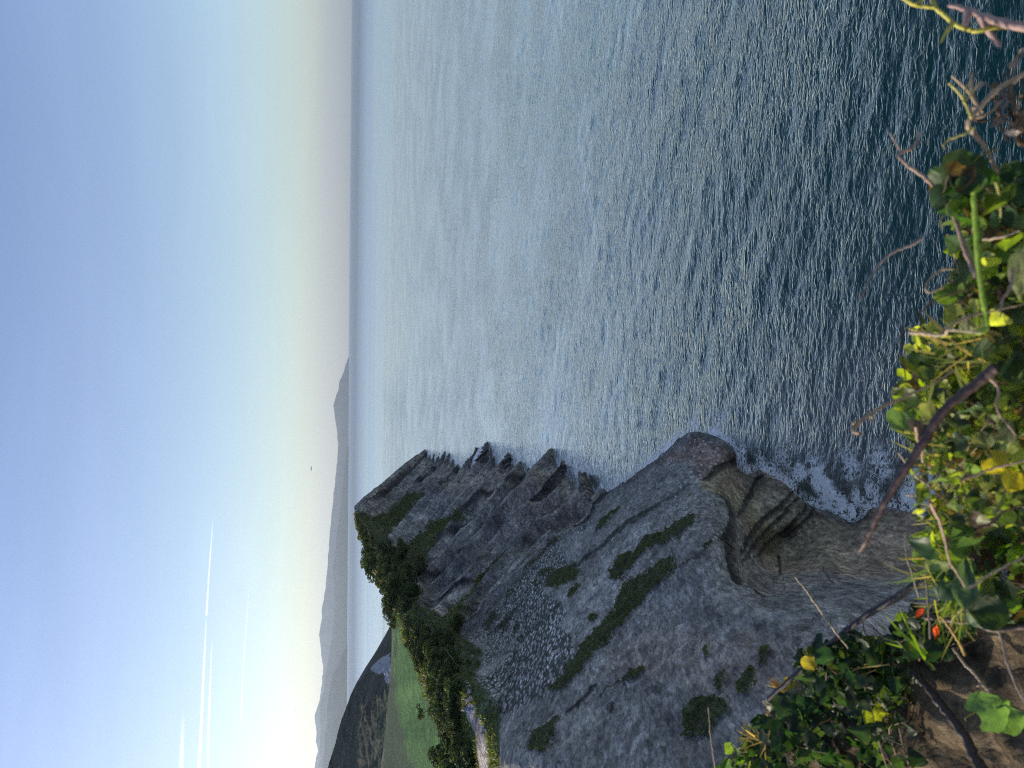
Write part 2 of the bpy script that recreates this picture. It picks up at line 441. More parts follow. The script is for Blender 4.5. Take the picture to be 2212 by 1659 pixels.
def build_sea():
    az = np.radians(np.concatenate([np.linspace(-110, -36, 40)[:-1], np.linspace(-36, 36, 760), np.linspace(36, 110, 40)[1:]]))
    dep = np.radians(np.concatenate([np.linspace(60, 24, 330)[:-1], np.linspace(24, 3, 300)[:-1], np.geomspace(3, 0.045, 90)]))
    A, Dp = np.meshgrid(az, dep)
    r = H / np.tan(Dp)
    X = r * np.sin(A); Y = r * np.cos(A)
    P = np.stack([X.ravel(), Y.ravel()], 1)
    rr = r.ravel()
    dr = np.abs(np.gradient(r, axis=0)).ravel()
    da = rr * np.radians(0.095)
    sp = np.maximum(dr, da)
    h = np.zeros(len(P)); g = np.random.default_rng(3)
    def waves(n, lmin, lmax, head, spread, slope):
        nonlocal h
        for i in range(n):
            lam = lmin * (lmax / lmin) ** g.random()
            th = head + g.normal() * spread
            k = 2 * math.pi / lam
            a = slope * lam / (2 * math.pi) / math.sqrt(n)
            ok = sstep(1.8, 3.4, lam / sp)
            if ok.max() <= 0: continue
            # gentle phase wander so the crests stay short
            ph = k * (P[:, 0] * math.cos(th) + P[:, 1] * math.sin(th)) + g.random() * 6.28
            h = h + ok * a * np.sin(ph)
    base = math.radians(258)
    waves(56, 0.5, 1.7, base, 0.45, 0.11)
    waves(24, 2.4, 6.0, base - 0.1, 0.45, 0.055)
    waves(10, 9.0, 30.0, math.radians(222), 0.12, 0.018)
    sg = 0.10
    gust = fbm(np.c_[P / np.array([1.0, 1.6]), np.zeros(len(P))], 45.0, 4, 5)
    h = h * (1 + 0.30 * np.clip(gust * 2, -1, 1) * sstep(320, 120, rr))
    h = h + 0.9 * (h * np.abs(h)) / (sg + np.abs(h)) * 0.4
    V = np.c_[P, h]
    px, py = pix(np.c_[P, np.zeros(len(P))])
    foam = np.zeros(len(P))
    for (x, y, rad, st) in FOAM_SPOTS:
        c = at(x, y, s_of_z(x, y, 0.0)); wr = rad / FPX * np.linalg.norm(c - CAM) * 1.0
        d2 = ((P - c[:2]) ** 2).sum(1) / wr ** 2
        foam = np.maximum(foam, st * np.exp(-d2 * 0.9))
    near = np.nonzero((rr < 560) & (P[:, 0] < 30))[0]
    sh = P1[(np.abs(P1[:, 2]) < 0.3) & (gy > 940) & (gy < 1300)][:, :2]
    sh = sh[np.random.default_rng(1).choice(len(sh), min(1400, len(sh)), replace=False)]
    dmin = np.full(len(near), 1e9)
    for k in range(0, len(sh), 100):
        dmin = np.minimum(dmin, ((P[near][:, None] - sh[None, k:k + 100]) ** 2).sum(2).min(1))
    dmin = np.sqrt(dmin)
    foam[near] = np.maximum(foam[near], 0.52 * np.exp(-(dmin / (1.1 + 0.004 * rr[near])) ** 2) * (0.6 + 0.6 * np.clip(gust[near] + 0.5, 0, 1)))
    sed = np.zeros(len(P))
    for (x, y, rad, st) in [(1850, 960, 190, 1.0), (1720, 900, 150, .8), (1950, 900, 130, .6), (1620, 940, 100, .6), (1350, 620, 150, .35), (1260, 700, 160, .3), (1950, 1080, 120, .9)]:
        c = at(x, y, s_of_z(x, y, 0.0)); wr = rad / FPX * np.linalg.norm(c - CAM) * 1.2
        sed = np.maximum(sed, st * np.exp(-(((P - c[:2]) ** 2).sum(1) / wr ** 2)))
    sed = np.clip(sed * (1 + 0.6 * fbm(np.c_[P, np.zeros(len(P))], 18, 4, 9)), 0, 1)
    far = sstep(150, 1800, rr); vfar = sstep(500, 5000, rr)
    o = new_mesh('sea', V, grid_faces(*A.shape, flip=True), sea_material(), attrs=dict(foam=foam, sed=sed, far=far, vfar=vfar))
    tag(o, 'rippled blue grey sea reaching to the horizon', None, kind='structure')
    return o

# ------------------------------------------------------------------ the coast: one relief of slab, ledges, headland and plateau
CTRL = []   # (x, y, 'z'|'s', value)
def cz(z, pts):
    for p in pts: CTRL.append((*p, 'z', z))
def cs(lst):
    for x, y, s in lst: CTRL.append((x, y, 's', s))
# waterline
cz(0.0, [(918, 972), (935, 990), (965, 985), (990, 1010), (1040, 975), (1062, 990), (1100, 1005), (1120, 1002), (1140, 1010), (1170, 990), (1190, 985),
         (1232, 1018), (1262, 1030), (1290, 1050), (1312, 1064), (1345, 1045), (1400, 1005), (1440, 978), (1590, 1000), (1640, 1015), (1700, 1045),
         (1745, 1085), (1800, 1110), (1850, 1130), (1880, 1105), (1930, 1100), (2000, 1120)])
cz(1.2, [(1490, 953), (1540, 962), (1575, 985)])
cz(-4.0, [(900, 930), (960, 940), (1010, 965), (1060, 930), (1110, 965), (1190, 940), (1250, 975), (1310, 1015), (1380, 960), (1440, 915), (1500, 885),
          (1580, 900), (1650, 940), (1740, 990), (1830, 1030), (1900, 1000), (2010, 1050)])
cz(-8.0, [(1000, 860), (1200, 850), (1400, 840), (1600, 820), (1850, 900), (2100, 950)])
# slab (one bedding plane)
wpl = lambda x, y: 1.0 / (0.007576 + (x - 1310) * 2.763e-5 + (y - 1065) * 2.384e-5)
for p in [(1180, 1180), (1080, 1290), (1000, 1380), (1200, 1300), (1300, 1200), (1400, 1100), (1500, 1060), (1300, 1400), (1450, 1300), (1150, 1450), (1085, 1560),
          (1300, 1600), (1500, 1500), (1560, 1150), (1580, 1280), (1640, 1350), (1700, 1500), (1500, 1659), (1085, 1659), (1300, 1850), (1600, 1800), (1080, 1480),
          (1800, 1400), (1900, 1600), (2100, 1500), (1150, 2000), (1500, 2100)]:
    cs([(*p, wpl(*p))])
cs([(*p_, wpl(*p_)) for p_ in [(1645, 1322), (1612, 1296), (1566, 1215), (1543, 1120), (1520, 1060), (1720, 1345), (1560, 1180)]])
cs([(1950, 1350, 36.5), (2100, 1300, 33), (1850, 1300, 41)])
# lower ledges
cz(6.0, [(1640, 1180)]); cz(3.0, [(1690, 1110)]); cz(8.0, [(1700, 1230)]); cz(5.0, [(1780, 1190)]); cz(7.0, [(1850, 1230)]); cz(3.5, [(1950, 1180), (1860, 1170)]); cz(4.0, [(2080, 1200)])
cz(2.6, [(1600, 1060)])
# headland crest and face
cs([(765, 1094, 400), (786, 1072, 405), (816, 1051, 412), (855, 1018, 425), (775, 1150, 330), (795, 1188, 300), (802, 1236, 262), (828, 1260, 240), (837, 1300, 212), (846, 1343, 200), (846, 1398, 225),
    (843, 1466, 262), (838, 1500, 275), (830, 1600, 290), (820, 1659, 300), (800, 2000, 330)])
cz(26, [(830, 1100), (840, 1150)]); cz(24, [(880, 1180)]); cz(14, [(880, 1050)]); cz(12, [(930, 1090)]); cz(7, [(950, 1040), (1010, 1055)]); cz(6, [(1080, 1060)]); cz(11, [(1040, 1130)])
cz(9, [(1100, 1130)]); cz(5, [(1170, 1080), (1150, 1040)]); cz(3, [(1240, 1075)]); cz(18, [(950, 1180)]); cz(20, [(960, 1240)]); cz(26, [(890, 1250)]); cz(16, [(1020, 1220)]); cs([(930, 1300, 186), (1000, 1330, 160), (1040, 1330, 153)])
cs([(960, 1360, 153)])
# plateau, path
cz(30.5, [(1028, 1532), (1012, 1490)]); cs([(1006, 1450, 106), (1030, 1450, 104)]); cz(30.6, [(1045, 1600), (1060, 1659), (1085, 1800)]); cs([(1003, 1400, 124), (985, 1400, 132)])
cz(31.0, [(980, 1600), (970, 1500), (950, 1659), (940, 1560)]); cz(31.2, [(920, 1450), (900, 1500), (900, 1400), (880, 1370)]); cz(31.6, [(880, 1600), (870, 1480)]); cz(33, [(950, 1900), (870, 1750)]); cz(31, [(1000, 2200)])
cz(29, [(1050, 1500)])
cx = np.array([c[0] for c in CTRL], float); cy = np.array([c[1] for c in CTRL], float)
cw = np.array([1.0 / (c[3] if c[2] == 's' else float(s_of_z(c[0], c[1], c[3]))) for c in CTRL])
INVD = tps_fit(np.c_[cx, cy], cw, 1e-5)

SKY_TOP = [(900, 960), (950, 935), (971, 917), (1001, 874), (1018, 855), (1033, 837), (1051, 816), (1072, 786), (1093, 765), (1117, 767), (1132, 770), (1150, 775), (1170, 781),
           (1188, 790), (1201, 793), (1218, 801), (1236, 805), (1246, 820), (1260, 828), (1275, 832), (1290, 836), (1316, 838), (1343, 846), (1398, 846), (1466, 843), (1507, 838),
           (1600, 830), (1659, 822), (1900, 806), (2300, 790)]
ty = np.array([p[0] for p in SKY_TOP]); tx = np.array([p[1] for p in SKY_TOP])
ys = np.concatenate([np.arange(900, 1672, 1.9), np.linspace(1675, 2300, 60)])
xt = np.interp(ys, ty, tx)
nx = 640
u = np.linspace(0, 1, nx)
GX = xt[:, None] + (2180 - xt)[:, None] * u[None, :]
GY = np.repeat(ys[:, None], nx, 1)
shp = GX.shape
gx = GX.ravel(); gy = GY.ravel()
inv = np.maximum(INVD(gx, gy), 1 / 1200.0)
P0 = at(gx, gy, 1.0 / inv)
HEAD = [(760, 1060), (930, 940), (1100, 940), (1260, 980), (1312, 1064), (1180, 1180), (1080, 1290), (1000, 1380), (960, 1380), (900, 1300), (840, 1280), (790, 1190), (760, 1110)]
headm0 = sstep(-10, 2, poly_dist(gx, gy, HEAD))
# bedding normal from three points of the slab
a, b_, c_ = at(1310, 1065, wpl(1310, 1065)), at(1500, 955, wpl(1500, 955)), at(1085, 1560, wpl(1085, 1560))
NS = np.cross(b_ - a, c_ - a); NS /= np.linalg.norm(NS)
if NS[2] < 0: NS = -NS
print('bedding normal', NS, 'n.l', float(NS @ np.array(sd)))
T0 = float(a @ NS)

GD = F3 - NS * (F3 @ NS); GD /= np.linalg.norm(GD)     # direction down the slab, away from the viewpoint
TP = P0 - (1 - headm0)[:, None] * GD * ((P0 - a) @ GD)[:, None] * 0.68
def warp(px, py, amp, sc, seed):
    q = np.stack([px / sc, py / sc, np.zeros_like(px)], -1)
    return px + amp * fbm(q, 1.0, 4, seed), py + amp * fbm(q, 1.0, 4, seed + 50)
wx, wy = warp(gx, gy, 14, 26, 1)
wx2, wy2 = warp(gx, gy, 7, 9, 2)

HEAD_ = [(760, 1060), (930, 940), (1100, 940), (1260, 980), (1312, 1064), (1180, 1180), (1080, 1290), (1000, 1380), (960, 1380), (900, 1300), (840, 1280), (790, 1190), (760, 1110)]
head_d = poly_dist(gx, gy, HEAD)
headm = sstep(-6, 14, head_d)
VEG_HEAD = C2([(300, 600), (390, 575), (500, 590), (560, 520), (640, 450), (745, 455), (600, 640), (520, 740), (580, 850), (760, 690), (1010, 540), (930, 650), (800, 760), (740, 900), (640, 960), (600, 1030),
               (710, 1030), (730, 1150), (850, 1220), (1000, 1100), (1100, 1000), (1300, 790), (1260, 860), (1150, 1000), (1060, 1090), (1010, 1200), (970, 1350), (1060, 1420), (1110, 1500), (1060, 1680), (1100, 1800),
               (400, 1800), (500, 1300), (480, 1050), (390, 850)])
MEADOW = C3([(690, 400), (735, 470), (780, 620), (840, 770), (910, 910), (940, 1020), (990, 1130), (1050, 1300), (1110, 1420), (1140, 1560), (1100, 1700), (1060, 2200), (600, 2200), (640, 1100), (660, 950), (670, 700), (680, 480)])
PATH = C1([(540, 180), (610, 180), (655, 300), (720, 380), (715, 560), (790, 760), (810, 900), (830, 1130), (900, 1160), (1020, 1350), (1080, 1500), (1110, 1700), (1300, 3400), (1000, 3400), (840, 1720), (740, 1450), (600, 1200), (580, 1000), (520, 760), (480, 540), (600, 490), (570, 300)])
ALCOVE = C4([(590, 480), (700, 400), (860, 340), (1100, 430), (1330, 650), (1450, 740), (1640, 780), (1700, 680), (2250, 700), (2400, 1300), (1700, 1160), (1500, 1140), (1300, 1180), (1150, 1230), (1010, 1240), (930, 1190), (830, 1170), (780, 1080), (760, 980), (740, 880), (770, 800), (790, 700), (750, 600), (600, 540)])
alc = sstep(-3, 3, poly_dist(wx2, wy2, ALCOVE))
GRASS = {
    'g1': [(1459, 1222), (1452, 1200), (1430, 1210), (1400, 1240), (1352, 1265), (1330, 1320), (1290, 1365), (1255, 1400), (1230, 1440), (1190, 1490), (1215, 1492), (1262, 1452), (1300, 1400), (1345, 1352), (1400, 1292), (1440, 1250)],
    'g2': [(1317, 1235), (1340, 1205), (1375, 1190), (1400, 1160), (1440, 1148), (1480, 1120), (1507, 1113), (1505, 1128), (1450, 1165), (1410, 1188), (1380, 1212), (1345, 1245), (1317, 1255)],
    'g3': [(1179, 1273), (1185, 1250), (1215, 1228), (1240, 1222), (1252, 1235), (1245, 1255), (1215, 1265)],
    'g4': [(1477, 1585), (1480, 1545), (1500, 1515), (1540, 1503), (1565, 1515), (1573, 1530), (1545, 1560), (1520, 1585), (1500, 1592)],
    'g5': C6([(585, 880), (640, 790), (720, 740), (790, 670), (860, 655), (800, 740), (740, 880), (700, 950), (620, 920)]),
    'g6': C5([(330, 880), (330, 830), (370, 760), (440, 690), (460, 720), (420, 850), (380, 890)]),
    'g7': C5([(466, 695), (480, 640), (500, 590), (545, 545), (540, 600), (500, 680)]),
    'g8': C5([(200, 850), (215, 800), (240, 760), (265, 730), (250, 800), (220, 860)]),
    'g9': C6([(1335, 375), (1380, 310), (1440, 280), (1485, 275), (1440, 320)]),
    'g10': C4([(630, 945), (650, 905), (690, 885), (700, 900), (660, 935)]),
    'g11': C5([(115, 650), (150, 590), (178, 582), (150, 635)]),
    'g12': C2([(1650, 1100), (1680, 1060), (1715, 1040), (1690, 1080), (1665, 1108)]),
    'g13': C2([(1760, 1250), (1790, 1210), (1830, 1215), (1800, 1255)]),
    'g14': C2([(1800, 680), (1860, 620), (1960, 545), (1900, 610), (1830, 680)]),
}
LAB = {
    'g1': 'long dark turf strip winding down the middle of the grey slab', 'g2': 'narrow dark turf strip running along the slab above the alcove',
    'g3': 'small oval turf patch among the pale cobbly stones', 'g4': 'big round dark green turf patch low on the near slab, behind the thin dry stalk',
    'g5': 'tongue shaped turf patch hanging from the top corner of the smooth slab', 'g6': 'rounded turf tuft on the pinkish rock beside the bramble tip',
    'g7': 'small leaf shaped turf tuft just above the rounded tuft on pinkish rock', 'g8': 'narrow turf tuft between the round patch and the pinkish rock',
    'g9': 'slim turf sliver at the end of the crack in the slab', 'g10': 'little bright turf tuft at the lip of the rock alcove',
    'g11': 'tiny turf speck on the pinkish rock, uppermost there', 'g12': 'short turf sliver beside the small oval turf patch',
    'g13': 'tiny turf spot alone on bare grey slab', 'g14': 'thin turf sliver near the seaward edge of the slab'}
# bedding snap: beds end in little cliffs, wherever the slope cuts them
EE = at(1310, 1065, wpl(1310, 1065)) - at(1000, 1380, wpl(1000, 1380)); EE /= np.linalg.norm(EE)
QE = P0 - EE * (P0 @ EE)[:, None] * 0.93
tt = P0 @ NS + 1.2 * fbm(QE, 16, 4, 3) + 0.35 * fbm(QE, 4, 3, 4)
def snap(t, st, sharp):
    k = t / st; f = np.floor(k); r = k - f
    return (f + sstep(0.5 - sharp, 0.5 + sharp, r)) * st
disp_h = (snap(tt, 3.4, 0.09) - tt) * 0.95 + (snap(tt * 1.0 + 0.7, 1.1, 0.14) - tt - 0.7) * 0.4
tn = 0.30 * fbm(P0 * np.array([1, 1, 1]), 9, 5, 21) + 0.22 * fbm(P0, 30, 3, 22)
disp_s = (snap(tn, 0.16, 0.06) - tn * 0.3) * 1.2
disp_a = 0.0 * tt
vegm = np.zeros(len(gx))
vegm = np.maximum(vegm, sstep(-5, 5, poly_dist(wx, wy, VEG_HEAD)))
plateau = sstep(27.5, 29.5, P0[:, 2]) * sstep(1240, 1300, gy) * (1 - sstep(1075, 1085, gx))
disp = disp_h * headm * (1 - 0.75 * vegm) + disp_s * (1 - headm) * (1 - plateau) + disp_a * alc * 0.8
disp = disp * (1 - plateau)
# step lines: bed edges seen as dark little cliffs (drop on the side of growing x)
STEPS = [
    (C4([(860, 325), (780, 370), (700, 405), (620, 470), (600, 482)]), 0.7, 24),
    (C4([(690, 560), (760, 610), (795, 700), (770, 800), (740, 870), (770, 900), (760, 980), (785, 1080), (835, 1165), (930, 1185), (1010, 1240), (1150, 1225)]), 0.94, 120),
    (C4([(1000, 440), (950, 465), (900, 560), (845, 625), (800, 700)]), 0.40, 55),
    (C4([(1210, 530), (1100, 620), (960, 700), (880, 800), (845, 880), (800, 940)]), 0.45, 60),
    (C4([(1230, 570), (1120, 640), (1000, 740), (900, 830), (860, 900), (810, 1000)]), 0.35, 50),
    (C4([(1285, 620), (1150, 740), (1060, 790), (940, 860), (880, 940)]), 0.40, 60),
    (C4([(1340, 660), (1200, 735), (1060, 805)]), 0.29, 40),
    (C4([(1060, 930), (1085, 1010), (1090, 1090)]), 0.25, 40),
    (C8([(1945, 1150), (1860, 1190), (1800, 1230), (1700, 1320), (1600, 1395)]), 2.70, 110),
    (C8([(900, 1060), (800, 1150), (690, 1240), (560, 1360), (420, 1450)]), 2.25, 40),
    (C8([(960, 1150), (850, 1230), (760, 1290)]), 1.80, 40),
    (C8([(1130, 1190), (1050, 1230), (960, 1290)]), 1.08, 40),
    (C8([(1600, 1180), (1500, 1260), (1460, 1290)]), 0.90, 50),
    (C8([(1420, 1350), (1330, 1330), (1260, 1370), (1180, 1460), (1080, 1560)]), 1.08, 60),
    (C8([(2220, 1350), (2100, 1430), (1980, 1520), (1900, 1580)]), 0.54, 40),
    (C2([(700, 1020), (760, 960), (900, 870), (1000, 800)]), 0.90, 40),
    (C2([(740, 1150), (900, 1060), (1040, 980)]), 0.72, 30),
    (C2([(560, 1190), (640, 960), (800, 760), (960, 640), (1060, 560)]), 1.08, 40),
    (C6([(860, 640), (950, 560), (1030, 490), (1080, 420), (1130, 400)]), 0.18, 22),
    (C6([(1230, 500), (1225, 560), (1205, 620)]), 0.14, 22),
    (C2([(1640, 960), (1760, 830), (1880, 740), (2010, 630), (2212, 520)]), 0.18, 30),
    (C2([(1360, 1130), (1250, 1260), (1130, 1350)]), 0.29, 30),
]
step_shade = np.zeros(len(gx))
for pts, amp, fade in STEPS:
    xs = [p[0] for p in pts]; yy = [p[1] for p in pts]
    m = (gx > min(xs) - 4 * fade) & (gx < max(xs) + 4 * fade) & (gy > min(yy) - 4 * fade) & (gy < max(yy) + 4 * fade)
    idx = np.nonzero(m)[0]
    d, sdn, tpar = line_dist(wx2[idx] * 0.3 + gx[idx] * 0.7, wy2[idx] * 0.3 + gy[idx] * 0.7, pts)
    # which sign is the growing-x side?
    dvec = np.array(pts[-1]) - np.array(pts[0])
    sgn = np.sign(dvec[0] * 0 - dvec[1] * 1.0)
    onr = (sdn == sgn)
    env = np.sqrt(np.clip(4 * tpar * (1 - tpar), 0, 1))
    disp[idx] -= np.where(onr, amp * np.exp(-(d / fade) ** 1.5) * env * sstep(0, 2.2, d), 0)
    step_shade[idx] = np.maximum(step_shade[idx], np.exp(-(d / (1.4 + 1.6 * env)) ** 2) * (env > 0.2))
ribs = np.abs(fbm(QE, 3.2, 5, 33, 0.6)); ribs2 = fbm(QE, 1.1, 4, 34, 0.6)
disp += headm * (1 - 0.6 * vegm) * (ribs * 1.9 - 0.5 + 0.22 * ribs2) + (1 - headm) * 0.10 * ribs2 * (1 - alc)
fine = 0.16 * fbm(TP, 3.0, 5, 31, 0.6) + 0.16 * np.abs(fbm(TP, 1.1, 4, 32, 0.6)) + 0.04 * fbm(QE, 0.8, 3, 35)
COB = C2([(980, 1240), (1000, 1080), (1060, 1000), (1130, 930), (1230, 870), (1340, 770), (1500, 690), (1620, 600), (1700, 570), (1760, 600), (1560, 800), (1700, 900), (1500, 1060), (1650, 1180), (1560, 1350), (1620, 1480), (1480, 1659),
          (1380, 1760), (1300, 1750), (1200, 1700), (1080, 1640), (1010, 1600), (1060, 1560), (1130, 1400), (1000, 1400)])
COB2 = C6([(240, 60), (560, -200), (900, 0), (960, 200), (800, 400), (560, 540), (350, 660), (290, 740), (200, 560), (160, 400)])
wcx, wcy = warp(gx, gy, 30, 40, 7)
cob = np.maximum(sstep(-14, 14, poly_dist(wcx, wcy, COB)), sstep(-4, 4, poly_dist(wx2, wy2, COB2)))
cobf = cob * sstep(-0.9, -0.2, fbm(P0, 10, 3, 40))
nGr = fbm(TP, 0.9, 3, 62)
nFr = fbm(TP, 1.4, 4, 63, 0.6)
grass = np.zeros(len(gx)); gid = {}
for kname, poly in GRASS.items():
    d = poly_dist(wx2, wy2, poly)
    mk = sstep(-1.5, 2.5, d + (2.0 if kname in ('g4', 'g8', 'g9', 'g14', 'g12') else 0) + (5 if kname in ('g1', 'g2', 'g3', 'g5') else 1.5) * fbm(P0, 2.6, 4, 61) * (kname != 'g4') + 1.0 * nGr); gid[kname] = (mk > 0.5) | ((d > -6) & (nFr > 0.16) & (kname in ('g1', 'g2', 'g3', 'g4', 'g5', 'g6')))
    grass = np.maximum(grass, mk)
ledge_turf = sstep(0.14, 0.30, fbm(TP, 3.4, 5, 60, 0.6)) * cob * 0.95
pathm = sstep(-1.2, 1.2, poly_dist(gx * 0.7 + wx2 * 0.3, gy * 0.7 + wy2 * 0.3, PATH))
meadow = sstep(-2, 2, poly_dist(wx2, wy2, MEADOW))
verge = plateau * (1 - meadow)
disp += fine * (1 - 0.7 * plateau) * (1 - meadow)
disp += 0.25 * np.maximum(grass, ledge_turf) + 0.9 * vegm * (1 - plateau) * np.abs(fbm(P0, 5, 4, 70)) * 2
skyfade = sstep(0.0, 6.0, gx - np.repeat(xt, nx))
P1 = P0 + NS * (disp * (0.15 + 0.85 * skyfade))[:, None]
# colours (albedo)
nA = fbm(TP, 10, 5, 80); nB = fbm(TP, 3, 5, 81, 0.6); nC = fbm(P0, 40, 3, 82)
col = np.tile(np.array([0.235, 0.215, 0.185]), (len(gx), 1))
col = mixc(col, [0.40, 0.375, 0.33], sstep(-0.1, 0.5, nA + 0.3 * nB) * 0.7)
col = mixc(col, [0.285, 0.235, 0.185], sstep(0.0, 1.0, sstep(-16, 16, poly_dist(wcx, wcy, C5([(-400, 520), (-150, 430), (200, 520), (560, 480), (900, 520), (1300, 330), (1420, 300), (1500, 500), (1100, 620), (700, 720), (560, 900), (300, 900), (100, 860), (-250, 800), (-500, 760)])))) * 0.75)
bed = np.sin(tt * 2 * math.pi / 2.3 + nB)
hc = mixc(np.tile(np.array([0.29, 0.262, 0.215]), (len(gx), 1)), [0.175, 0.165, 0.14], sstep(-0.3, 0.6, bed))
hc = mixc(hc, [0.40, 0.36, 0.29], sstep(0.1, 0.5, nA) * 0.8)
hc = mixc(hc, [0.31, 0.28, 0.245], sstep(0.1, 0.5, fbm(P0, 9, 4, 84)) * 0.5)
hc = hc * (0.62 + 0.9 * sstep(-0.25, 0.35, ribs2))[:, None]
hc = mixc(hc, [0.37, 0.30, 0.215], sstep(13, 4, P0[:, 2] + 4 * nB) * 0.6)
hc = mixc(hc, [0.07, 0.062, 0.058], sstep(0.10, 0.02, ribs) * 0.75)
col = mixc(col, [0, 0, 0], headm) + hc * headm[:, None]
ac = mixc(np.tile(np.array([0.33, 0.24, 0.16]), (len(gx), 1)), [0.46, 0.37, 0.31], sstep(-0.1, 0.4, nA))
ac = mixc(ac, [0.22, 0.195, 0.105], sstep(0.0, 0.5, nC + 0.4 * nB) * 0.8)
am = alc * (1 - 0.75 * sstep(8.5, 11, P0[:, 2]))
col = col * (1 - am[:, None]) + ac * am[:, None]
nose = sstep(-4, 4, poly_dist(wx2, wy2, C4([(320, 380), (560, 200), (860, 320), (860, 345), (700, 400), (600, 480), (520, 380), (420, 370)])))
col = mixc(col, [0.24, 0.165, 0.13], nose * 0.9)
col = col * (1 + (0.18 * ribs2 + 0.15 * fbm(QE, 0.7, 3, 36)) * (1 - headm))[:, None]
wet = sstep(2.4, 0.4, P0[:, 2] + 0.8 * nB)
col = col * (1 - 0.45 * wet[:, None])
col = mixc(col, [0.50, 0.485, 0.45], cobf * (1 - headm) * 0.7)
col = mixc(col, [0.042, 0.055, 0.022], np.clip(ledge_turf * (1 - headm), 0, 1))
tur = sstep(-0.35, 0.15, fbm(P0, 9, 4, 90)) * 0.5 + 0.5
vg = np.tile(np.array([0.045, 0.062, 0.022]), (len(gx), 1)); vg = mixc(vg, [0.10, 0.115, 0.04], sstep(0.0, 0.5, nA + nB * 0.5))
vmask = np.clip(vegm * sstep(-0.45, -0.1, nB + 0.2), 0, 1)
col = col * (1 - vmask[:, None]) + vg * vmask[:, None]
crest_sun = sstep(-3, 6, poly_dist(wx2, wy2, C9([(150, 480), (220, 470), (330, 520), (350, 640), (430, 760), (480, 900), (440, 1010), (470, 1180), (380, 1020), (330, 900), (240, 760)])))
col = mixc(col, [0.34, 0.28, 0.09], crest_sun * sstep(-0.3, 0.3, nB) * 0.85)  # golden sunlight on the headland crest, painted into the albedo
col = mixc(col, [0.048, 0.060, 0.025], grass)
col = mixc(col, [0.055, 0.080, 0.026], np.clip(verge - vmask * 0.2, 0, 1) * 0.85)
md = mixc(np.tile(np.array([0.046, 0.135, 0.020]), (len(gx), 1)), [0.035, 0.070, 0.022], sstep(-0.1, 0.5, fbm(P0, 45, 3, 91)))
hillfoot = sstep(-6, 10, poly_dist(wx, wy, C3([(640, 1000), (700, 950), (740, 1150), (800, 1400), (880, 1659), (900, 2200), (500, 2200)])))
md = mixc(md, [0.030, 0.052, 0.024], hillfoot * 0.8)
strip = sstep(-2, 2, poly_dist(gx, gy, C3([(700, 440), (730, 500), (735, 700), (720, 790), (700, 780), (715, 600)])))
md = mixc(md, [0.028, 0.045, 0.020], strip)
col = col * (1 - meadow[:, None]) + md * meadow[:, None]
col = mixc(col, [0.30, 0.265, 0.235], pathm)
col = mixc(col, [0.016, 0.013, 0.011], step_shade * 0.95 * (1 - vmask))  # shade in the gaps along the step lines, painted into the rock colour
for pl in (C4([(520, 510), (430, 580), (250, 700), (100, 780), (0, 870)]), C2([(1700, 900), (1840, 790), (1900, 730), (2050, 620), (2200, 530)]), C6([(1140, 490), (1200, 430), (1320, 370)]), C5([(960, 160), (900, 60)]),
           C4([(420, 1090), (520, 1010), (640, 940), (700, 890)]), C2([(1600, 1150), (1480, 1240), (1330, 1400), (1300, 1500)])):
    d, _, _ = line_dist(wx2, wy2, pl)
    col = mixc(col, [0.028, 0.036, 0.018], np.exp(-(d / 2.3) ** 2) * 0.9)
col = mixc(col, [0.42, 0.36, 0.32], sstep(-6, 6, poly_dist(wx2, wy2, C5([(880, 440), (1150, 400), (1450, 250), (1600, 420), (1330, 600), (1100, 680), (950, 600)]))) * 0.8)
lin = np.exp(-(fbm(QE, 4.5, 4, 97) / 0.012) ** 2) * sstep(0.0, 0.3, fbm(P0, 12, 3, 98)) * (1 - headm) * (1 - alc) * (1 - meadow) * (1 - pathm) * (1 - plateau)
col = mixc(col, [0.055, 0.052, 0.045], lin * 0.75)
rid = sstep(0.6, 0.9, np.sin((P0 @ NS) * 1.1 + 3 * nA)) * cob * 0.5
lich = (1 - np.maximum.reduce([headm * 0.6, alc * 0.8, meadow, pathm, grass, vmask]))
smooth_ = np.maximum.reduce([meadow, pathm, grass, vmask])
co = np.clip(cobf * (1 - headm) * (1 - smooth_) * (1 - plateau), 0, 1)
under = P1[:, 2] < -1.0
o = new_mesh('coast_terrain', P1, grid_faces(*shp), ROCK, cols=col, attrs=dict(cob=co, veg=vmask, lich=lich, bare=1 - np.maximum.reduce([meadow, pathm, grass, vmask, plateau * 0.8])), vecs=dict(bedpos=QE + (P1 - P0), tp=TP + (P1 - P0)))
_a = o.data.attributes.new('headm', 'FLOAT', 'POINT'); _a.data.foreach_set('value', headm.astype(np.float32))
tag(o, 'steep tilted rock slabs of the cliff, headland and meadow plateau', None, kind='structure')
build_sea()
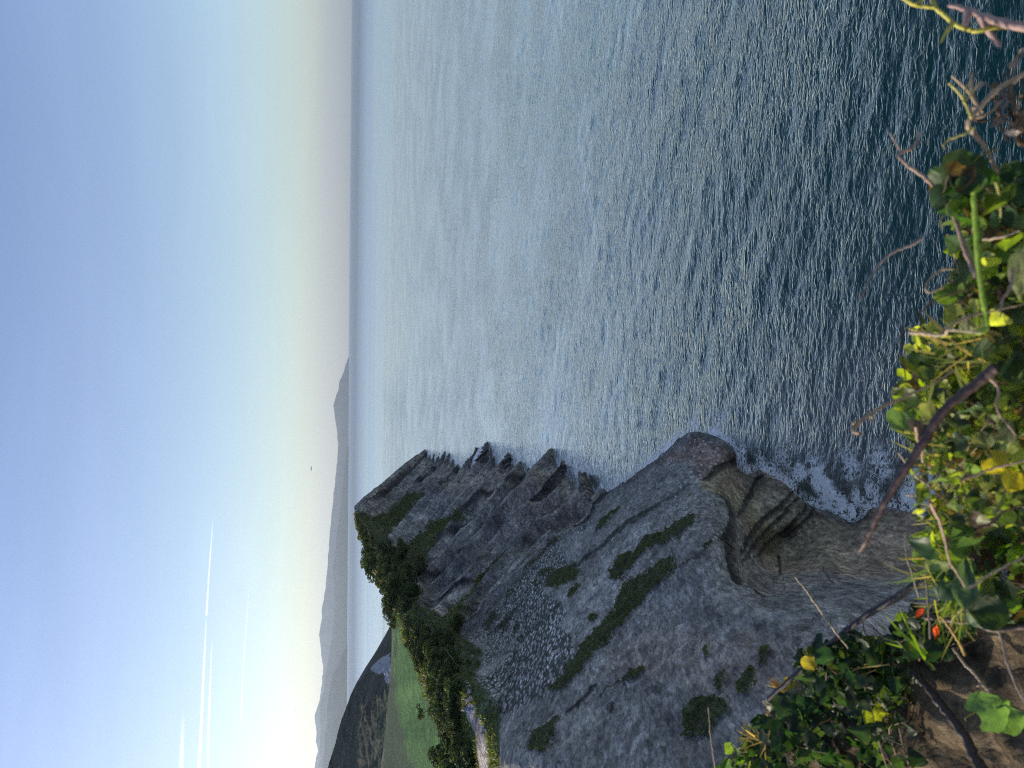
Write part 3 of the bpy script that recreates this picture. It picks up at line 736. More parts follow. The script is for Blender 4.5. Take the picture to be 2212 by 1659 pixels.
# back of the headland and plateau so that it is a solid hill
top = P1.reshape(*shp, 3)[:, 0, :]
bk = [top]
for k, (f, zf) in enumerate([(6, 0.96), (22, 0.7), (45, 0.25), (60, -0.1)]):
    q = top.copy(); dirh = np.array([-0.55, 0.835, 0.0])
    q[:, :2] += dirh[:2] * f; q[:, 2] = top[:, 2] * zf - (0.4 if k == 0 else 0) + 1.2 * fbm(q, 9, 3, 95)
    bk.append(q)
bk = np.array(bk)[:, ys < 1420]
bo = new_mesh('headland_back', bk.reshape(-1, 3), grid_faces(bk.shape[0], bk.shape[1]), ROCK, cols=np.tile([0.1, 0.095, 0.07], (bk.shape[0] * bk.shape[1], 1)), attrs=dict(cob=np.zeros(bk.shape[0] * bk.shape[1])))
tag(bo, 'seaward back slope of the headland', None, kind='structure')
SURF = P1.reshape(*shp, 3)
def surf(x, y):
    j = int(np.argmin(np.abs(ys - y))); xa = xt[j]
    k = int(np.clip(round((x - xa) / (2180 - xa) * (nx - 1)), 0, nx - 1))
    return SURF[j, k].copy()

# ------------------------------------------------------------------ hill beyond the meadow
def build_hill():
    rp = [(1396, 850), (1403, 846), (1425, 820), (1447, 796), (1468, 779), (1499, 759.5), (1548, 741), (1575, 732), (1608, 724), (1643, 713), (1659, 708), (1760, 665), (1900, 610), (2100, 540), (2400, 470)]
    yv = np.concatenate([np.arange(1396, 1680, 2.0), np.linspace(1690, 2400, 50)])
    xr = np.interp(yv, [p[0] for p in rp], [p[1] for p in rp])
    n = 110; uu = np.linspace(0, 1, n)
    xb = np.interp(yv, [1396, 1466, 1659, 2400], [862, 880, 900, 960])
    X = xr[:, None] + (xb - xr)[:, None] * uu; Y = np.repeat(yv[:, None], n, 1)
    sr = np.interp(yv, [1396, 1500, 1659, 2400], [470, 500, 520, 520]); sb = np.interp(yv, [1396, 1466, 1659, 2400], [330, 300, 265, 200])
    inv = (1 / sr)[:, None] * (1 - uu ** 1.3) + (1 / sb)[:, None] * uu ** 1.3
    P = at(X.ravel(), Y.ravel(), (1 / inv).ravel())
    fade = np.repeat(sstep(0, 0.06, uu)[None], len(yv), 0).ravel()
    P[:, 2] += (2.4 * fbm(P, 40, 5, 200) + 2.6 * np.abs(fbm(P, 9, 4, 201))) * (0.25 + 0.75 * fade)
    nA = fbm(P, 30, 4, 210); nB = fbm(P, 8, 4, 211)
    c = mixc(np.tile([0.040, 0.045, 0.022], (len(P), 1)), [0.095, 0.085, 0.045], sstep(-0.1, 0.5, nA + 0.4 * nB)); c = mixc(c, [0.018, 0.024, 0.012], sstep(0.05, 0.3, nB))
    x, y = warp(X.ravel(), Y.ravel(), 8, 12, 220)
    cliff = sstep(-1, 2, poly_dist(x, y, C3([(690, 720), (600, 790), (510, 870), (560, 900), (620, 910), (630, 980), (665, 1000), (700, 880)])))
    c = mixc(c, [0.32, 0.32, 0.32], cliff)
    gfoot = sstep(-6, 8, poly_dist(x, y, C3([(560, 1250), (620, 1080), (700, 900), (900, 900), (900, 1800), (520, 1800), (540, 1500)])))
    c = mixc(c, [0.034, 0.052, 0.024], gfoot * 0.9)
    o = new_mesh('hill', P, grid_faces(*X.shape), ROCK, cols=c, attrs=dict(cob=np.zeros(len(P))))
    tag(o, 'dark scrubby hill with a small grey cliff beyond the meadow', None, kind='structure')
    top = P.reshape(*X.shape, 3)[:, 0]
    rows = [top]
    for f, zf in ((20, .9), (70, .5), (140, -0.05)):
        q = top.copy(); q[:, 1] += f; q[:, 2] = q[:, 2] * zf; rows.append(q)
    q = np.array(rows)
    o2 = new_mesh('hill_back', q.reshape(-1, 3), grid_faces(q.shape[0], q.shape[1]), ROCK, cols=np.tile([0.05, 0.05, 0.03], (q.shape[0] * q.shape[1], 1)), attrs=dict(cob=np.zeros(q.shape[0] * q.shape[1])))
    tag(o2, 'far side of the scrubby hill', None, kind='structure')
build_hill()

# ------------------------------------------------------------------ far mountains across the bay
def build_mountains():
    m, t, b = mat_new('far_wooded_hills')
    t.links.new(scalecol(t, attr(t, 'Col', 'Color'), maprange(t, noise(t, 0.002, 5, 0.6, posn(t)), 0.3, 0.7, 0.7, 1.3)), b.inputs['Base Color'])
    b.inputs['Roughness'].default_value = 1; b.inputs['Specular IOR Level'].default_value = 0
    lay1 = C8([(312, 383), (285, 480), (250, 560), (245, 620), (228, 660), (208, 730), (218, 820), (232, 900), (240, 1000), (235, 1150), (218, 1300), (205, 1420), (195, 1500)]) + \
        C3([(165, 240), (135, 400), (135, 480), (115, 600), (130, 760), (145, 860), (135, 1000), (110, 1150), (82, 1230), (80, 1270), (95, 1380), (85, 1450), (105, 1520), (75, 1659)]) + [(660, 1800), (650, 2300)]
    lay2 = [(756, 930), (745, 1000), (738, 1080), (728, 1150), (724, 1200)] + C3([(220, 100), (235, 250), (235, 430), (222, 560), (205, 700), (182, 820), (165, 920), (150, 1050), (125, 1130), (115, 1250), (130, 1350), (112, 1500), (125, 1590), (105, 1659)]) + [(670, 1800), (665, 2300)]
    lay3 = C3([(335, 690), (300, 740), (280, 800), (262, 860), (225, 900), (205, 1000), (190, 1080), (175, 1200), (180, 1300), (160, 1420), (150, 1560), (140, 1659)]) + [(690, 1800), (690, 2300)]
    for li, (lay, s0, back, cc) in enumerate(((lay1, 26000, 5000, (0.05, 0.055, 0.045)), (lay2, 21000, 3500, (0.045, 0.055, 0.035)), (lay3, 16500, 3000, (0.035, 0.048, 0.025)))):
        lay = sorted(lay, key=lambda p: p[1])
        yv = np.linspace(lay[0][1] - (6 if li == 0 else 14), 2300, 620)
        xr = np.interp(yv, [p[1] for p in lay], [p[0] for p in lay], left=756)
        pos = np.stack([yv * 10, np.zeros_like(yv), np.zeros_like(yv)], 1)
        xr = xr + 1.6 * fbm(pos, 120, 5, 300 + li)
        ridge = at(xr, yv, np.full(len(yv), s0 + back))
        ridge[:, 2] = np.maximum(ridge[:, 2], -5)
        foot = ridge.copy(); foot[:, :2] *= (s0 / (s0 + back)); foot[:, 2] = -8
        n = 26; rows = []
        for k in range(n):
            f = k / (n - 1)
            q = foot * (1 - f) + ridge * f
            q[:, 2] = foot[:, 2] + (ridge[:, 2] - foot[:, 2]) * (f ** 0.8)
            if 0 < k < n - 1: q[:, 2] *= 1 + 0.28 * fbm(q, 1500, 5, 310 + li) * math.sin(math.pi * f)
            rows.append(q)
        for f2, z2 in ((1.04, 0.6), (1.1, -0.02)):
            q = ridge.copy(); q[:, :2] *= f2; q[:, 2] *= z2; rows.append(q)
        q = np.array(rows)
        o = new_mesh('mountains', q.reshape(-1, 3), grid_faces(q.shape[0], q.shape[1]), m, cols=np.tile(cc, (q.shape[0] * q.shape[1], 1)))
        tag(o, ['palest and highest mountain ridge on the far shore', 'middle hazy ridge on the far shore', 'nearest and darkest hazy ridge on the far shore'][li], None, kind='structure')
build_mountains()

# ------------------------------------------------------------------ haze
def build_haze():
    x0, x1, y0, y1, z0, z1 = -42000, 42000, -3000, 62000, -12, 1900
    V = [(x, y, z) for x in (x0, x1) for y in (y0, y1) for z in (z0, z1)]
    Fc = [(0, 1, 3, 2), (4, 6, 7, 5), (0, 4, 5, 1), (2, 3, 7, 6), (0, 2, 6, 4), (1, 5, 7, 3)]
    m = bpy.data.materials.new('sea_haze'); m.use_nodes = True
    t = m.node_tree
    for n in list(t.nodes): t.nodes.remove(n)
    out = t.nodes.new('ShaderNodeOutputMaterial'); v = t.nodes.new('ShaderNodeVolumePrincipled')
    v.inputs['Color'].default_value = (0.68, 0.82, 1.0, 1)
    v.inputs['Density'].default_value = HAZE_D
    v.inputs['Anisotropy'].default_value = 0.35
    t.links.new(v.outputs[0], out.inputs['Volume'])
    o = new_mesh('haze', V, Fc, m, smooth=False)
    tag(o, 'thin sea haze fading the far mountains', None, kind='stuff')
HAZE_D = 2.2e-5
build_haze()
#PART2
# ------------------------------------------------------------------ mesh collector
class MB:
    def __init__(self): self.V = []; self.F = []; self.C = []; self.n = 0
    def add(self, V, Fc, c):
        V = np.asarray(V, float); Fc = np.asarray(Fc, int)
        self.V.append(V); self.F.append(Fc + self.n); self.n += len(V)
        c = np.asarray(c, float)
        self.C.append(np.tile(c, (len(V), 1)) if c.ndim == 1 else c)
    def tube(self, pts, r0, r1, c, sides=6, sub=4, wob=0.0):
        p = np.asarray(pts, float)
        if len(p) > 2:
            q = []
            e = np.vstack([2 * p[0] - p[1], p, 2 * p[-1] - p[-2]])
            for i in range(1, len(e) - 2):
                for k in range(sub):
                    t = k / sub
                    q.append(0.5 * ((2 * e[i]) + (-e[i - 1] + e[i + 1]) * t + (2 * e[i - 1] - 5 * e[i] + 4 * e[i + 1] - e[i + 2]) * t * t + (-e[i - 1] + 3 * e[i] - 3 * e[i + 1] + e[i + 2]) * t ** 3))
            q.append(p[-1]); p = np.array(q)
        n = len(p)
        if wob: p = p + RNG.normal(size=p.shape) * wob
        tg = np.gradient(p, axis=0); tg /= np.linalg.norm(tg, axis=1)[:, None] + 1e-12
        ref = np.array([0.3, 0.2, 0.93]); a = np.cross(tg, ref); a /= np.linalg.norm(a, axis=1)[:, None] + 1e-12
        b = np.cross(tg, a)
        rad = np.linspace(r0, r1, n) * (1 + 0.08 * RNG.normal(size=n) if wob else 1)
        th = np.linspace(0, 2 * math.pi, sides, endpoint=False)
        V = p[:, None] + rad[:, None, None] * (np.cos(th)[None, :, None] * a[:, None] + np.sin(th)[None, :, None] * b[:, None])
        i = np.arange(n - 1)[:, None] * sides + np.arange(sides)[None]
        j = np.arange(n - 1)[:, None] * sides + (np.arange(sides)[None] + 1) % sides
        Fc = np.stack([i, j, j + sides, i + sides], -1).reshape(-1, 4)
        V = V.reshape(-1, 3)
        # close the ends with quads that share one vertex
        caps = [[(k), (k + 1) % sides, (k + 2) % sides, k] for k in (0,)]
        self.add(V, Fc, c)
        return p
    def build(self, name, mat, parent=None, origin=None, smooth=True):
        V = np.vstack(self.V); C = np.vstack(self.C); Fc = np.vstack(self.F)
        if origin is not None: V = V - np.asarray(origin)
        o = new_mesh(name, V, Fc, mat, parent, smooth, cols=C)
        if parent is None and origin is not None: o.location = origin
        return o
def rot_from(nrm, roll):
    """rotation matrices with z = nrm, spun by roll; arrays"""
    nrm = nrm / np.linalg.norm(nrm, axis=-1, keepdims=True)
    ref = np.where(np.abs(nrm[..., 2:3]) > 0.9, np.array([1.0, 0, 0]), np.array([0, 0, 1.0]))
    x = np.cross(ref, nrm); x /= np.linalg.norm(x, axis=-1, keepdims=True)
    y = np.cross(nrm, x)
    c, s_ = np.cos(roll)[..., None], np.sin(roll)[..., None]
    return np.stack([x * c + y * s_, y * c - x * s_, nrm], -1)

# ------------------------------------------------------------------ shrubs
def shrub_mesh(seed, n, flat, colr):
    g = np.random.default_rng(seed)
    lob = g.normal(size=(7, 3)) * np.array([0.38, 0.38, 0.2]) + np.array([0, 0, 0.45])
    lr = g.uniform(0.26, 0.46, 7)
    k = g.integers(0, 7, n)
    d = g.normal(size=(n, 3)); d /= np.linalg.norm(d, axis=1)[:, None]
    rr = g.uniform(0.55, 1.04, n) ** 0.6
    c = lob[k] + d * (lr[k] * rr)[:, None]
    c[:, 2] = np.maximum(c[:, 2] * flat, 0.0)
    nr = d + 0.6 * g.normal(size=(n, 3)) + np.array([0, 0, 0.3])
    R = rot_from(nr, g.uniform(0, 6.28, n))
    sz = g.uniform(0.035, 0.075, n)
    q = np.array([[-1, -.6, 0], [1, -.6, 0.2], [1, .6, 0], [-1, .6, 0.2]])
    V = c[:, None] + np.einsum('nij,kj->nki', R, q) * sz[:, None, None]
    Fc = np.arange(n * 4).reshape(n, 4)
    tint = np.exp(g.normal(size=n) * 0.22)
    base = np.array(colr)[None] * tint[:, None]
    base[:, 0] *= g.uniform(0.85, 1.3, n)
    return V.reshape(-1, 3), Fc, np.repeat(base, 4, 0)
SH = []
for i, (n, fl, cc) in enumerate([(1500, 0.9, (0.036, 0.060, 0.018)), (1500, 0.75, (0.052, 0.080, 0.022)), (1300, 1.1, (0.032, 0.052, 0.020)), (1500, 0.65, (0.078, 0.092, 0.026)), (1500, 0.95, (0.045, 0.072, 0.025))]):
    V, Fc, cc_ = shrub_mesh(100 + i, n, fl, cc)
    o = new_mesh('shrub', V, Fc, FOLIAGE, smooth=False, cols=cc_)
    SH.append(o.data)
    bpy.data.objects.remove(o)
def place_shrub(x, y, h, label, group, kind=None, sink=0.12):
    p = surf(x, y)
    k = random.randrange(5) if kind is None else kind
    o = bpy.data.objects.new('shrub', SH[k]); COL.objects.link(o)
    s_ = h
    o.location = (p[0], p[1], p[2] - sink * h)
    o.scale = (s_ * random.uniform(0.95, 1.5), s_ * random.uniform(0.95, 1.5), s_)
    o.rotation_euler = (0, 0, random.uniform(0, 6.28))
    tag(o, label, 'shrub', group)
    return o
def scatter(poly, n, mind, seed):
    g = np.random.default_rng(seed); out = []
    xs = [p[0] for p in poly]; yy = [p[1] for p in poly]
    for _ in range(n * 40):
        x = g.uniform(min(xs), max(xs)); y = g.uniform(min(yy), max(yy))
        if not in_poly(np.array([x]), np.array([y]), poly)[0]: continue
        if any((x - a) ** 2 + (y - b) ** 2 < mind ** 2 for a, b in out): continue
        out.append((x, y))
        if len(out) >= n: break
    return out
for x, y in scatter(C3([(800, 470), (900, 560), (1010, 640), (1200, 650), (1215, 800), (1225, 900), (1200, 1040), (1235, 1180), (1225, 1330), (1160, 1400), (1100, 1230), (1060, 1110), (1010, 990), (960, 860), (900, 740), (840, 610)]), 62, 11, 1):
    place_shrub(x, y, random.uniform(1.3, 2.7), 'dark green shrub in the thick hedge between the meadow and the footpath', 'hedge shrubs between meadow and footpath')
for x, y in scatter(C9([(560, 980), (720, 860), (860, 900), (790, 1120), (700, 1350), (640, 1640), (900, 1659), (960, 1500), (930, 1400), (820, 1400), (1060, 1150), (1000, 1050), (700, 1250), (500, 1180), (520, 1050)]), 42, 11, 2):
    place_shrub(x, y, random.uniform(2.0, 4.5), 'dark shrub in the dense thicket on top of the headland', 'thicket shrubs on the headland')
for x, y, h in [(768, 1118, 2.2), (772, 1132, 2.6), (777, 1150, 3.0), (784, 1168, 2.6), (790, 1180, 2.0)]:
    place_shrub(x + 2, y, h, 'small windswept shrub in the row nearest the headland point, on the skyline', 'windswept shrubs along the headland skyline', 3)
place_shrub(800, 1196, 5.2, 'large rounded shrub bulging up halfway along the headland skyline', None, 1)
place_shrub(809, 1222, 4.6, 'large dark shrub on the skyline, just landward of the rounded one', None, 0)
for x, y, h in [(822, 1248, 2.2), (832, 1272, 2.4), (838, 1300, 2.2), (842, 1322, 2.4), (849, 1344, 2.0)]:
    place_shrub(x + 3, y, h, 'low dark shrub where the headland skyline meets the meadow', 'low shrubs at the landward end of the skyline', 2)
for x, y in scatter(C9([(220, 560), (300, 600), (400, 760), (440, 950), (450, 1100), (390, 1000), (320, 820), (240, 680)]), 16, 8, 5):
    place_shrub(x, y, random.uniform(1.6, 2.6), 'yellowish sunlit shrub on the crest of the headland', 'yellowish shrubs on the headland crest', 3)
for (x, y), lb in zip(C3([(1090, 1600), (1200, 1590), (1290, 1560), (1330, 1630), (1230, 1650)]),
        ['big rounded dark shrub at the bottom edge, beside the meadow corner', 'broad green shrub at the bottom edge beside the big rounded dark one', 'bushy shrub nearest the footpath at the bottom edge',
         'shrub by the gravel footpath cut by the bottom edge', 'tall leafy shrub behind the one nearest the footpath']):
    place_shrub(x, y, random.uniform(2.2, 3.0), lb, None, 4)
# the lone sapling in the meadow
def sapling():
    b = surf(*C3([(1010, 1196)])[0])
    root = empty('sapling', b)
    tag(root, 'lone little leaning tree standing at the edge of the green meadow', 'tree')
    mb = MB(); mb.tube([(0, 0, -0.2), (-.1, 0, .8), (-.45, .1, 1.5), (-.6, .1, 2.1)], 0.07, 0.03, (0.05, 0.04, 0.03))
    mb.tube([(-.1, 0, .8), (.15, .1, 1.3), (.3, .1, 1.7)], 0.04, 0.02, (0.05, 0.04, 0.03))
    mb.build('trunk', GRASSM, root)
    V, Fc, c = shrub_mesh(55, 500, 0.8, (0.02, 0.035, 0.012))
    new_mesh('crown', V * 1.5 + np.array([-.55, .1, 1.4]), Fc, FOLIAGE, root, False, c)
sapling()

# ------------------------------------------------------------------ turf patches and verges as blades
SN = np.zeros_like(SURF)
du = np.gradient(SURF, axis=1); dv = np.gradient(SURF, axis=0)
SN = np.cross(du, dv); SN /= np.linalg.norm(SN, axis=2, keepdims=True) + 1e-9
SN = np.where((SN @ F3 > 0)[..., None], -SN, SN)
def blades(name, mask, per_m2, hmin, hmax, cols, seed, width=0.05, cap=9000):
    g = np.random.default_rng(seed)
    idx = np.nonzero(mask)[0]
    if len(idx) == 0: return None
    Pm = P1[idx]; area = len(idx)
    a3 = np.linalg.norm(np.cross(du.reshape(-1, 3)[idx], dv.reshape(-1, 3)[idx]), axis=1)
    tot = min(int(a3.sum() * per_m2), cap)
    ch = g.choice(len(idx), tot, p=a3 / a3.sum())
    base = Pm[ch] + du.reshape(-1, 3)[idx][ch] * g.uniform(-.5, .5, (tot, 1)) + dv.reshape(-1, 3)[idx][ch] * g.uniform(-.5, .5, (tot, 1))
    nn_ = SN.reshape(-1, 3)[idx][ch]
    clump = 0.7 + 0.6 * np.clip(fbm(base, 1.2, 3, seed) + 0.5, 0, 1)
    up = nn_ * 0.6 + np.array([0, 0, 0.6]) + g.normal(size=(tot, 3)) * 0.35
    up /= np.linalg.norm(up, axis=1)[:, None]
    h = g.uniform(hmin, hmax, tot) * clump
    sd_ = np.cross(up, g.normal(size=(tot, 3))); sd_ /= np.linalg.norm(sd_, axis=1)[:, None]
    w = width * g.uniform(0.6, 1.4, tot)
    lean = g.normal(size=(tot, 3)) * 0.3 - np.array([0, 0, 0.25])
    v0 = base - sd_ * w[:, None] - nn_ * 0.05; v1 = base + sd_ * w[:, None] - nn_ * 0.05
    v2 = base + up * (h * 0.6)[:, None] + sd_ * (w * 0.8)[:, None]; v3 = base + up * (h)[:, None] + lean * h[:, None]
    V = np.stack([v0, v1, v2, v3], 1).reshape(-1, 3)
    c = np.array(cols)[g.integers(0, len(cols), tot)] * np.exp(g.normal(size=(tot, 1)) * 0.2)
    org = V.mean(0)
    o = new_mesh(name, V - org, np.arange(len(V)).reshape(-1, 4), GRASSM, None, False, np.repeat(c, 4, 0))
    o.location = org
    return o
GC = [(0.052, 0.070, 0.022), (0.072, 0.088, 0.028), (0.038, 0.052, 0.020), (0.11, 0.105, 0.042)]
for i, (kname, mk) in enumerate(gid.items()):
    o = blades('turf_patch', mk, 50, 0.10, 0.30, GC, 400 + i, 0.035, 14000)
    if o: tag(o, LAB[kname], 'turf patch')
vis = gy < 1700
o = blades('ledge_turf', (ledge_turf > 0.5) & (headm < 0.3) & vis, 12, 0.15, 0.35, GC, 430, cap=12000)
if o: tag(o, 'turf growing in the seams between the pale cobbly stones', None, kind='stuff')
vg_m = (verge > 0.5) & (pathm < 0.2) & vis & (gx > 960)
o = blades('verge_grass', vg_m, 22, 0.18, 0.5, [(0.055, 0.085, 0.024), (0.09, 0.12, 0.03), (0.04, 0.06, 0.02), (0.12, 0.12, 0.045)], 431, 0.04, 24000)
if o: tag(o, 'rough grass on both sides of the footpath', None, kind='stuff')
o = blades('slope_scrub', (vmask > 0.5) & vis & (gx < 1180) & (meadow < 0.2), 3.2, 0.4, 1.1, GC, 432, 0.13, 45000)
if o: tag(o, 'low scrub and rough grass matted over the headland slope', None, kind='stuff')

# ------------------------------------------------------------------ path bits
for i, (pts, lb) in enumerate([(C1([(598, 398), (655, 345)]), 'farthest timber step laid across the footpath'), (C1([(608, 582), (712, 530)]), 'timber step across the footpath just past the dog'),
                               (C1([(975, 1580), (1085, 1584)]), 'timber step across the footpath nearest the bottom edge')]):
    a = surf(*pts[0]); b = surf(*pts[1]); m_ = (a + b) / 2
    mb = MB(); mb.tube([a + [0, 0, .06], (a + b) / 2 + [0, 0, .09], b + [0, 0, .06]], 0.09, 0.08, (0.035, 0.028, 0.022), 8, 3, 0.006)
    o = mb.build('timber_step', simple_mat('old_timber', (0.035, 0.028, 0.022), 0.9), origin=m_); tag(o, lb, 'path step')
mb = MB(); g = np.random.default_rng(12)
b = surf(*C3([(1232, 860)])[0])
pale = (0.34, 0.31, 0.25)
for k in range(9):
    a0 = surf(*C3([(1230, 850)])[0])
    d = np.array([g.normal() * 1.2, g.normal() * 1.8, abs(g.normal()) * 0.6 + 0.8])
    mb.tube([a0, a0 + d * 0.5 + g.normal(size=3) * .1, a0 + d * 1.1 + g.normal(size=3) * .2], 0.04, 0.012, pale, 5, 3)
o = mb.build('dead_branches', simple_mat('bleached_wood', pale, 0.8), origin=b)
tag(o, 'bleached dead branches poking up beyond the end of the footpath', 'branches')
mb = MB()
for k in range(4):
    a0 = surf(*C3([(1218, 715)])[0]); d = np.array([0.6 * g.normal(), 0.8 * g.normal(), 1.0 + 0.4 * k / 3])
    mb.tube([a0, a0 + d * 0.9, a0 + d * 1.8 + g.normal(size=3) * .3], 0.045, 0.012, pale, 5, 3)
o = mb.build('dead_branches', simple_mat('bleached_wood_b', (0.3, 0.28, 0.23), 0.8), origin=surf(*C3([(1215, 710)])[0]))
tag(o, 'second clump of bleached twigs, farther along the hedge foot', 'branches')

# ------------------------------------------------------------------ person and dog
def skin_mesh(name, joints, edges, radii, mat, parent, sub=2):
    me = bpy.data.meshes.new(name)
    me.from_pydata([tuple(j) for j in joints], edges, [])
    o = bpy.data.objects.new(name, me); COL.objects.link(o); o.parent = parent
    md = o.modifiers.new('skin', 'SKIN'); md.use_smooth_shade = True
    me.skin_vertices[0].data[0].use_root = True
    for i, r_ in enumerate(radii):
        me.skin_vertices[0].data[i].radius = r_ if isinstance(r_, tuple) else (r_, r_)
    s_ = o.modifiers.new('sub', 'SUBSURF'); s_.levels = sub; s_.render_levels = sub
    me.materials.append(mat)
    return o
def build_person():
    foot = surf(1027, 1530)
    root = empty('person', foot, math.radians(-8))
    tag(root, 'person in a blue denim jacket, blue jeans and pale scarf standing on the gravel footpath', 'person')
    skin = simple_mat('skin', (0.52, 0.33, 0.26), 0.6, 30, 0.1)
    # origin at the feet, facing -y (towards the camera); x to the picture's right
    J = [(0, 0, .95), (0, 0, 1.12), (0, -.01, 1.30), (0, -.01, 1.44), (0, -.02, 1.50), (0, -.035, 1.58), (0, -.03, 1.66),
         (-.16, 0, 1.40), (-.27, .0, 1.16), (-.19, -.16, 1.02), (-.13, -.22, 1.00),
         (.16, 0, 1.40), (.26, -.02, 1.17), (.14, -.20, 1.20), (.06, -.24, 1.26),
         (-.10, 0, .88), (-.11, -.02, .50), (-.12, .02, .09), (-.12, -.12, .03),
         (.10, 0, .88), (.12, -.04, .50), (.12, .03, .09), (.13, -.12, .03), (0, -.125, 1.585)]
    E = [(0, 1), (1, 2), (2, 3), (3, 4), (4, 5), (5, 6), (3, 7), (7, 8), (8, 9), (9, 10), (3, 11), (11, 12), (12, 13), (13, 14), (0, 15), (15, 16), (16, 17), (17, 18), (0, 19), (19, 20), (20, 21), (21, 22), (5, 23)]
    Rr = [(.15, .11), (.135, .10), (.16, .105), (.10, .08), .052, (.075, .09), (.07, .085), .055, .042, .034, .026, .055, .042, .034, .026, .085, .058, .04, .03, .085, .058, .04, .03, .018]
    body = skin_mesh('body', J, E, Rr, skin, root)
    # fingers of both hands as part of separate short chains joined to the palms
    denim = simple_mat('denim_jacket', (0.10, 0.16, 0.27), 0.85, 40, 0.2); jeans = simple_mat('blue_jeans', (0.12, 0.19, 0.33), 0.85, 40, 0.25)
    skin_mesh('jacket', [(0, 0, .90), (0, 0, 1.12), (0, -.01, 1.30), (0, -.01, 1.42), (-.16, 0, 1.40), (-.27, 0, 1.16), (-.205, -.14, 1.035), (.16, 0, 1.40), (.26, -.02, 1.17), (.155, -.175, 1.195)],
              [(0, 1), (1, 2), (2, 3), (3, 4), (4, 5), (5, 6), (3, 7), (7, 8), (8, 9)], [(.19, .14), (.165, .125), (.185, .13), (.12, .10), .075, .062, .052, .075, .062, .052], denim, root)
    skin_mesh('jeans', [(0, 0, .92), (-.10, 0, .84), (-.115, -.02, .50), (-.12, .02, .10), (.10, 0, .84), (.125, -.04, .50), (.12, .03, .10)],
              [(0, 1), (1, 2), (2, 3), (0, 4), (4, 5), (5, 6)], [(.165, .125), .10, .078, .065, .10, .078, .065], jeans, root)
    skin_mesh('scarf', [(-.09, -.03, 1.47), (0, -.10, 1.44), (.09, -.03, 1.47), (0, .07, 1.49), (.02, -.13, 1.34)], [(0, 1), (1, 2), (2, 3), (3, 0), (1, 4)], [.045, .05, .045, .045, .035], simple_mat('pale_scarf', (0.5, 0.42, 0.33), 0.9), root)
    skin_mesh('hair', [(0, .02, 1.70), (0, .065, 1.62), (-.085, .02, 1.56), (.085, .02, 1.56), (-.075, .0, 1.46), (.075, .0, 1.46)], [(0, 1), (1, 2), (1, 3), (2, 4), (3, 5)], [(.085, .08), (.08, .06), .035, .035, .025, .025], simple_mat('brown_hair', (0.06, 0.035, 0.022), 0.6), root)
    shoe = simple_mat('white_shoe', (0.5, 0.5, 0.5), 0.6)
    for sx in (-.12, .125):
        skin_mesh('shoe', [(sx, .05, .045), (sx, -.05, .045), (sx, -.14, .035)], [(0, 1), (1, 2)], [(.045, .04), (.045, .04), (.042, .03)], shoe, root)
    # hands: five fingers each
    for sx, palm, dr in ((-1, (-.13, -.22, 1.00), (.35, -.5, -.6)), (1, (.06, -.24, 1.26), (-.6, -.3, .5))):
        p = np.array(palm); d = np.array(dr); d /= np.linalg.norm(d); sdv = np.cross(d, [0, 1, 0]); sdv /= np.linalg.norm(sdv)
        Jh = [tuple(p)]; Eh = []; Rh = [(.03, .016)]
        for k, ln in enumerate((.055, .075, .082, .076, .06)):
            off = sdv * (k - 2) * .016
            a = p + off + d * .03; b2 = a + d * ln * .6 + np.array([0, -.012, 0]); c2 = b2 + d * ln * .35 + np.array([0, .015, -.01])
            if k == 0: a = p + off * 1.4; b2 = a + (d * .4 + sdv * -0.8) * .04; c2 = b2 + d * .03
            n0 = len(Jh); Jh += [tuple(a), tuple(b2), tuple(c2)]; Eh += [(0, n0), (n0, n0 + 1), (n0 + 1, n0 + 2)]; Rh += [.010, .009, .008]
        skin_mesh('hand', Jh, Eh, Rh, skin, root, 1)
build_person()
def build_dog():
    p = surf(1022.5, 1517)
    root = empty('dog', p, math.radians(35))
    tag(root, 'small black dog walking on the footpath just ahead of the person', 'dog')
    fur = simple_mat('black_fur', (0.012, 0.011, 0.010), 0.7, 30, 0.4)
    J = [(0, -.18, .34), (0, 0, .33), (0, .20, .35), (0, -.27, .43), (0, -.33, .50), (0, -.42, .47), (0, .30, .42), (0, .36, .54),
         (-.07, -.19, .22), (-.07, -.20, .10), (-.07, -.22, .01), (.07, -.19, .22), (.07, -.14, .10), (.07, -.17, .01),
         (-.07, .17, .24), (-.07, .25, .13), (-.07, .23, .01), (.07, .17, .24), (.07, .22, .12), (.07, .18, .01), (-.045, -.31, .565), (.045, -.31, .565)]
    E = [(0, 1), (1, 2), (0, 3), (3, 4), (4, 5), (2, 6), (6, 7), (0, 8), (8, 9), (9, 10), (0, 11), (11, 12), (12, 13), (2, 14), (14, 15), (15, 16), (2, 17), (17, 18), (18, 19), (4, 20), (4, 21)]
    Rr = [(.095, .12), (.085, .095), (.085, .09), .06, (.06, .058), .028, .022, .014, .04, .024, .022, .04, .024, .022, .05, .026, .022, .05, .026, .022, .018, .018]
    skin_mesh('body', J, E, Rr, fur, root)
    skin_mesh('collar', [(-.055, -.255, .43), (0, -.30, .40), (.055, -.255, .43), (0, -.22, .46)], [(0, 1), (1, 2), (2, 3), (3, 0)], [.014] * 4, simple_mat('collar', (0.3, 0.05, 0.04)), root)
build_dog()

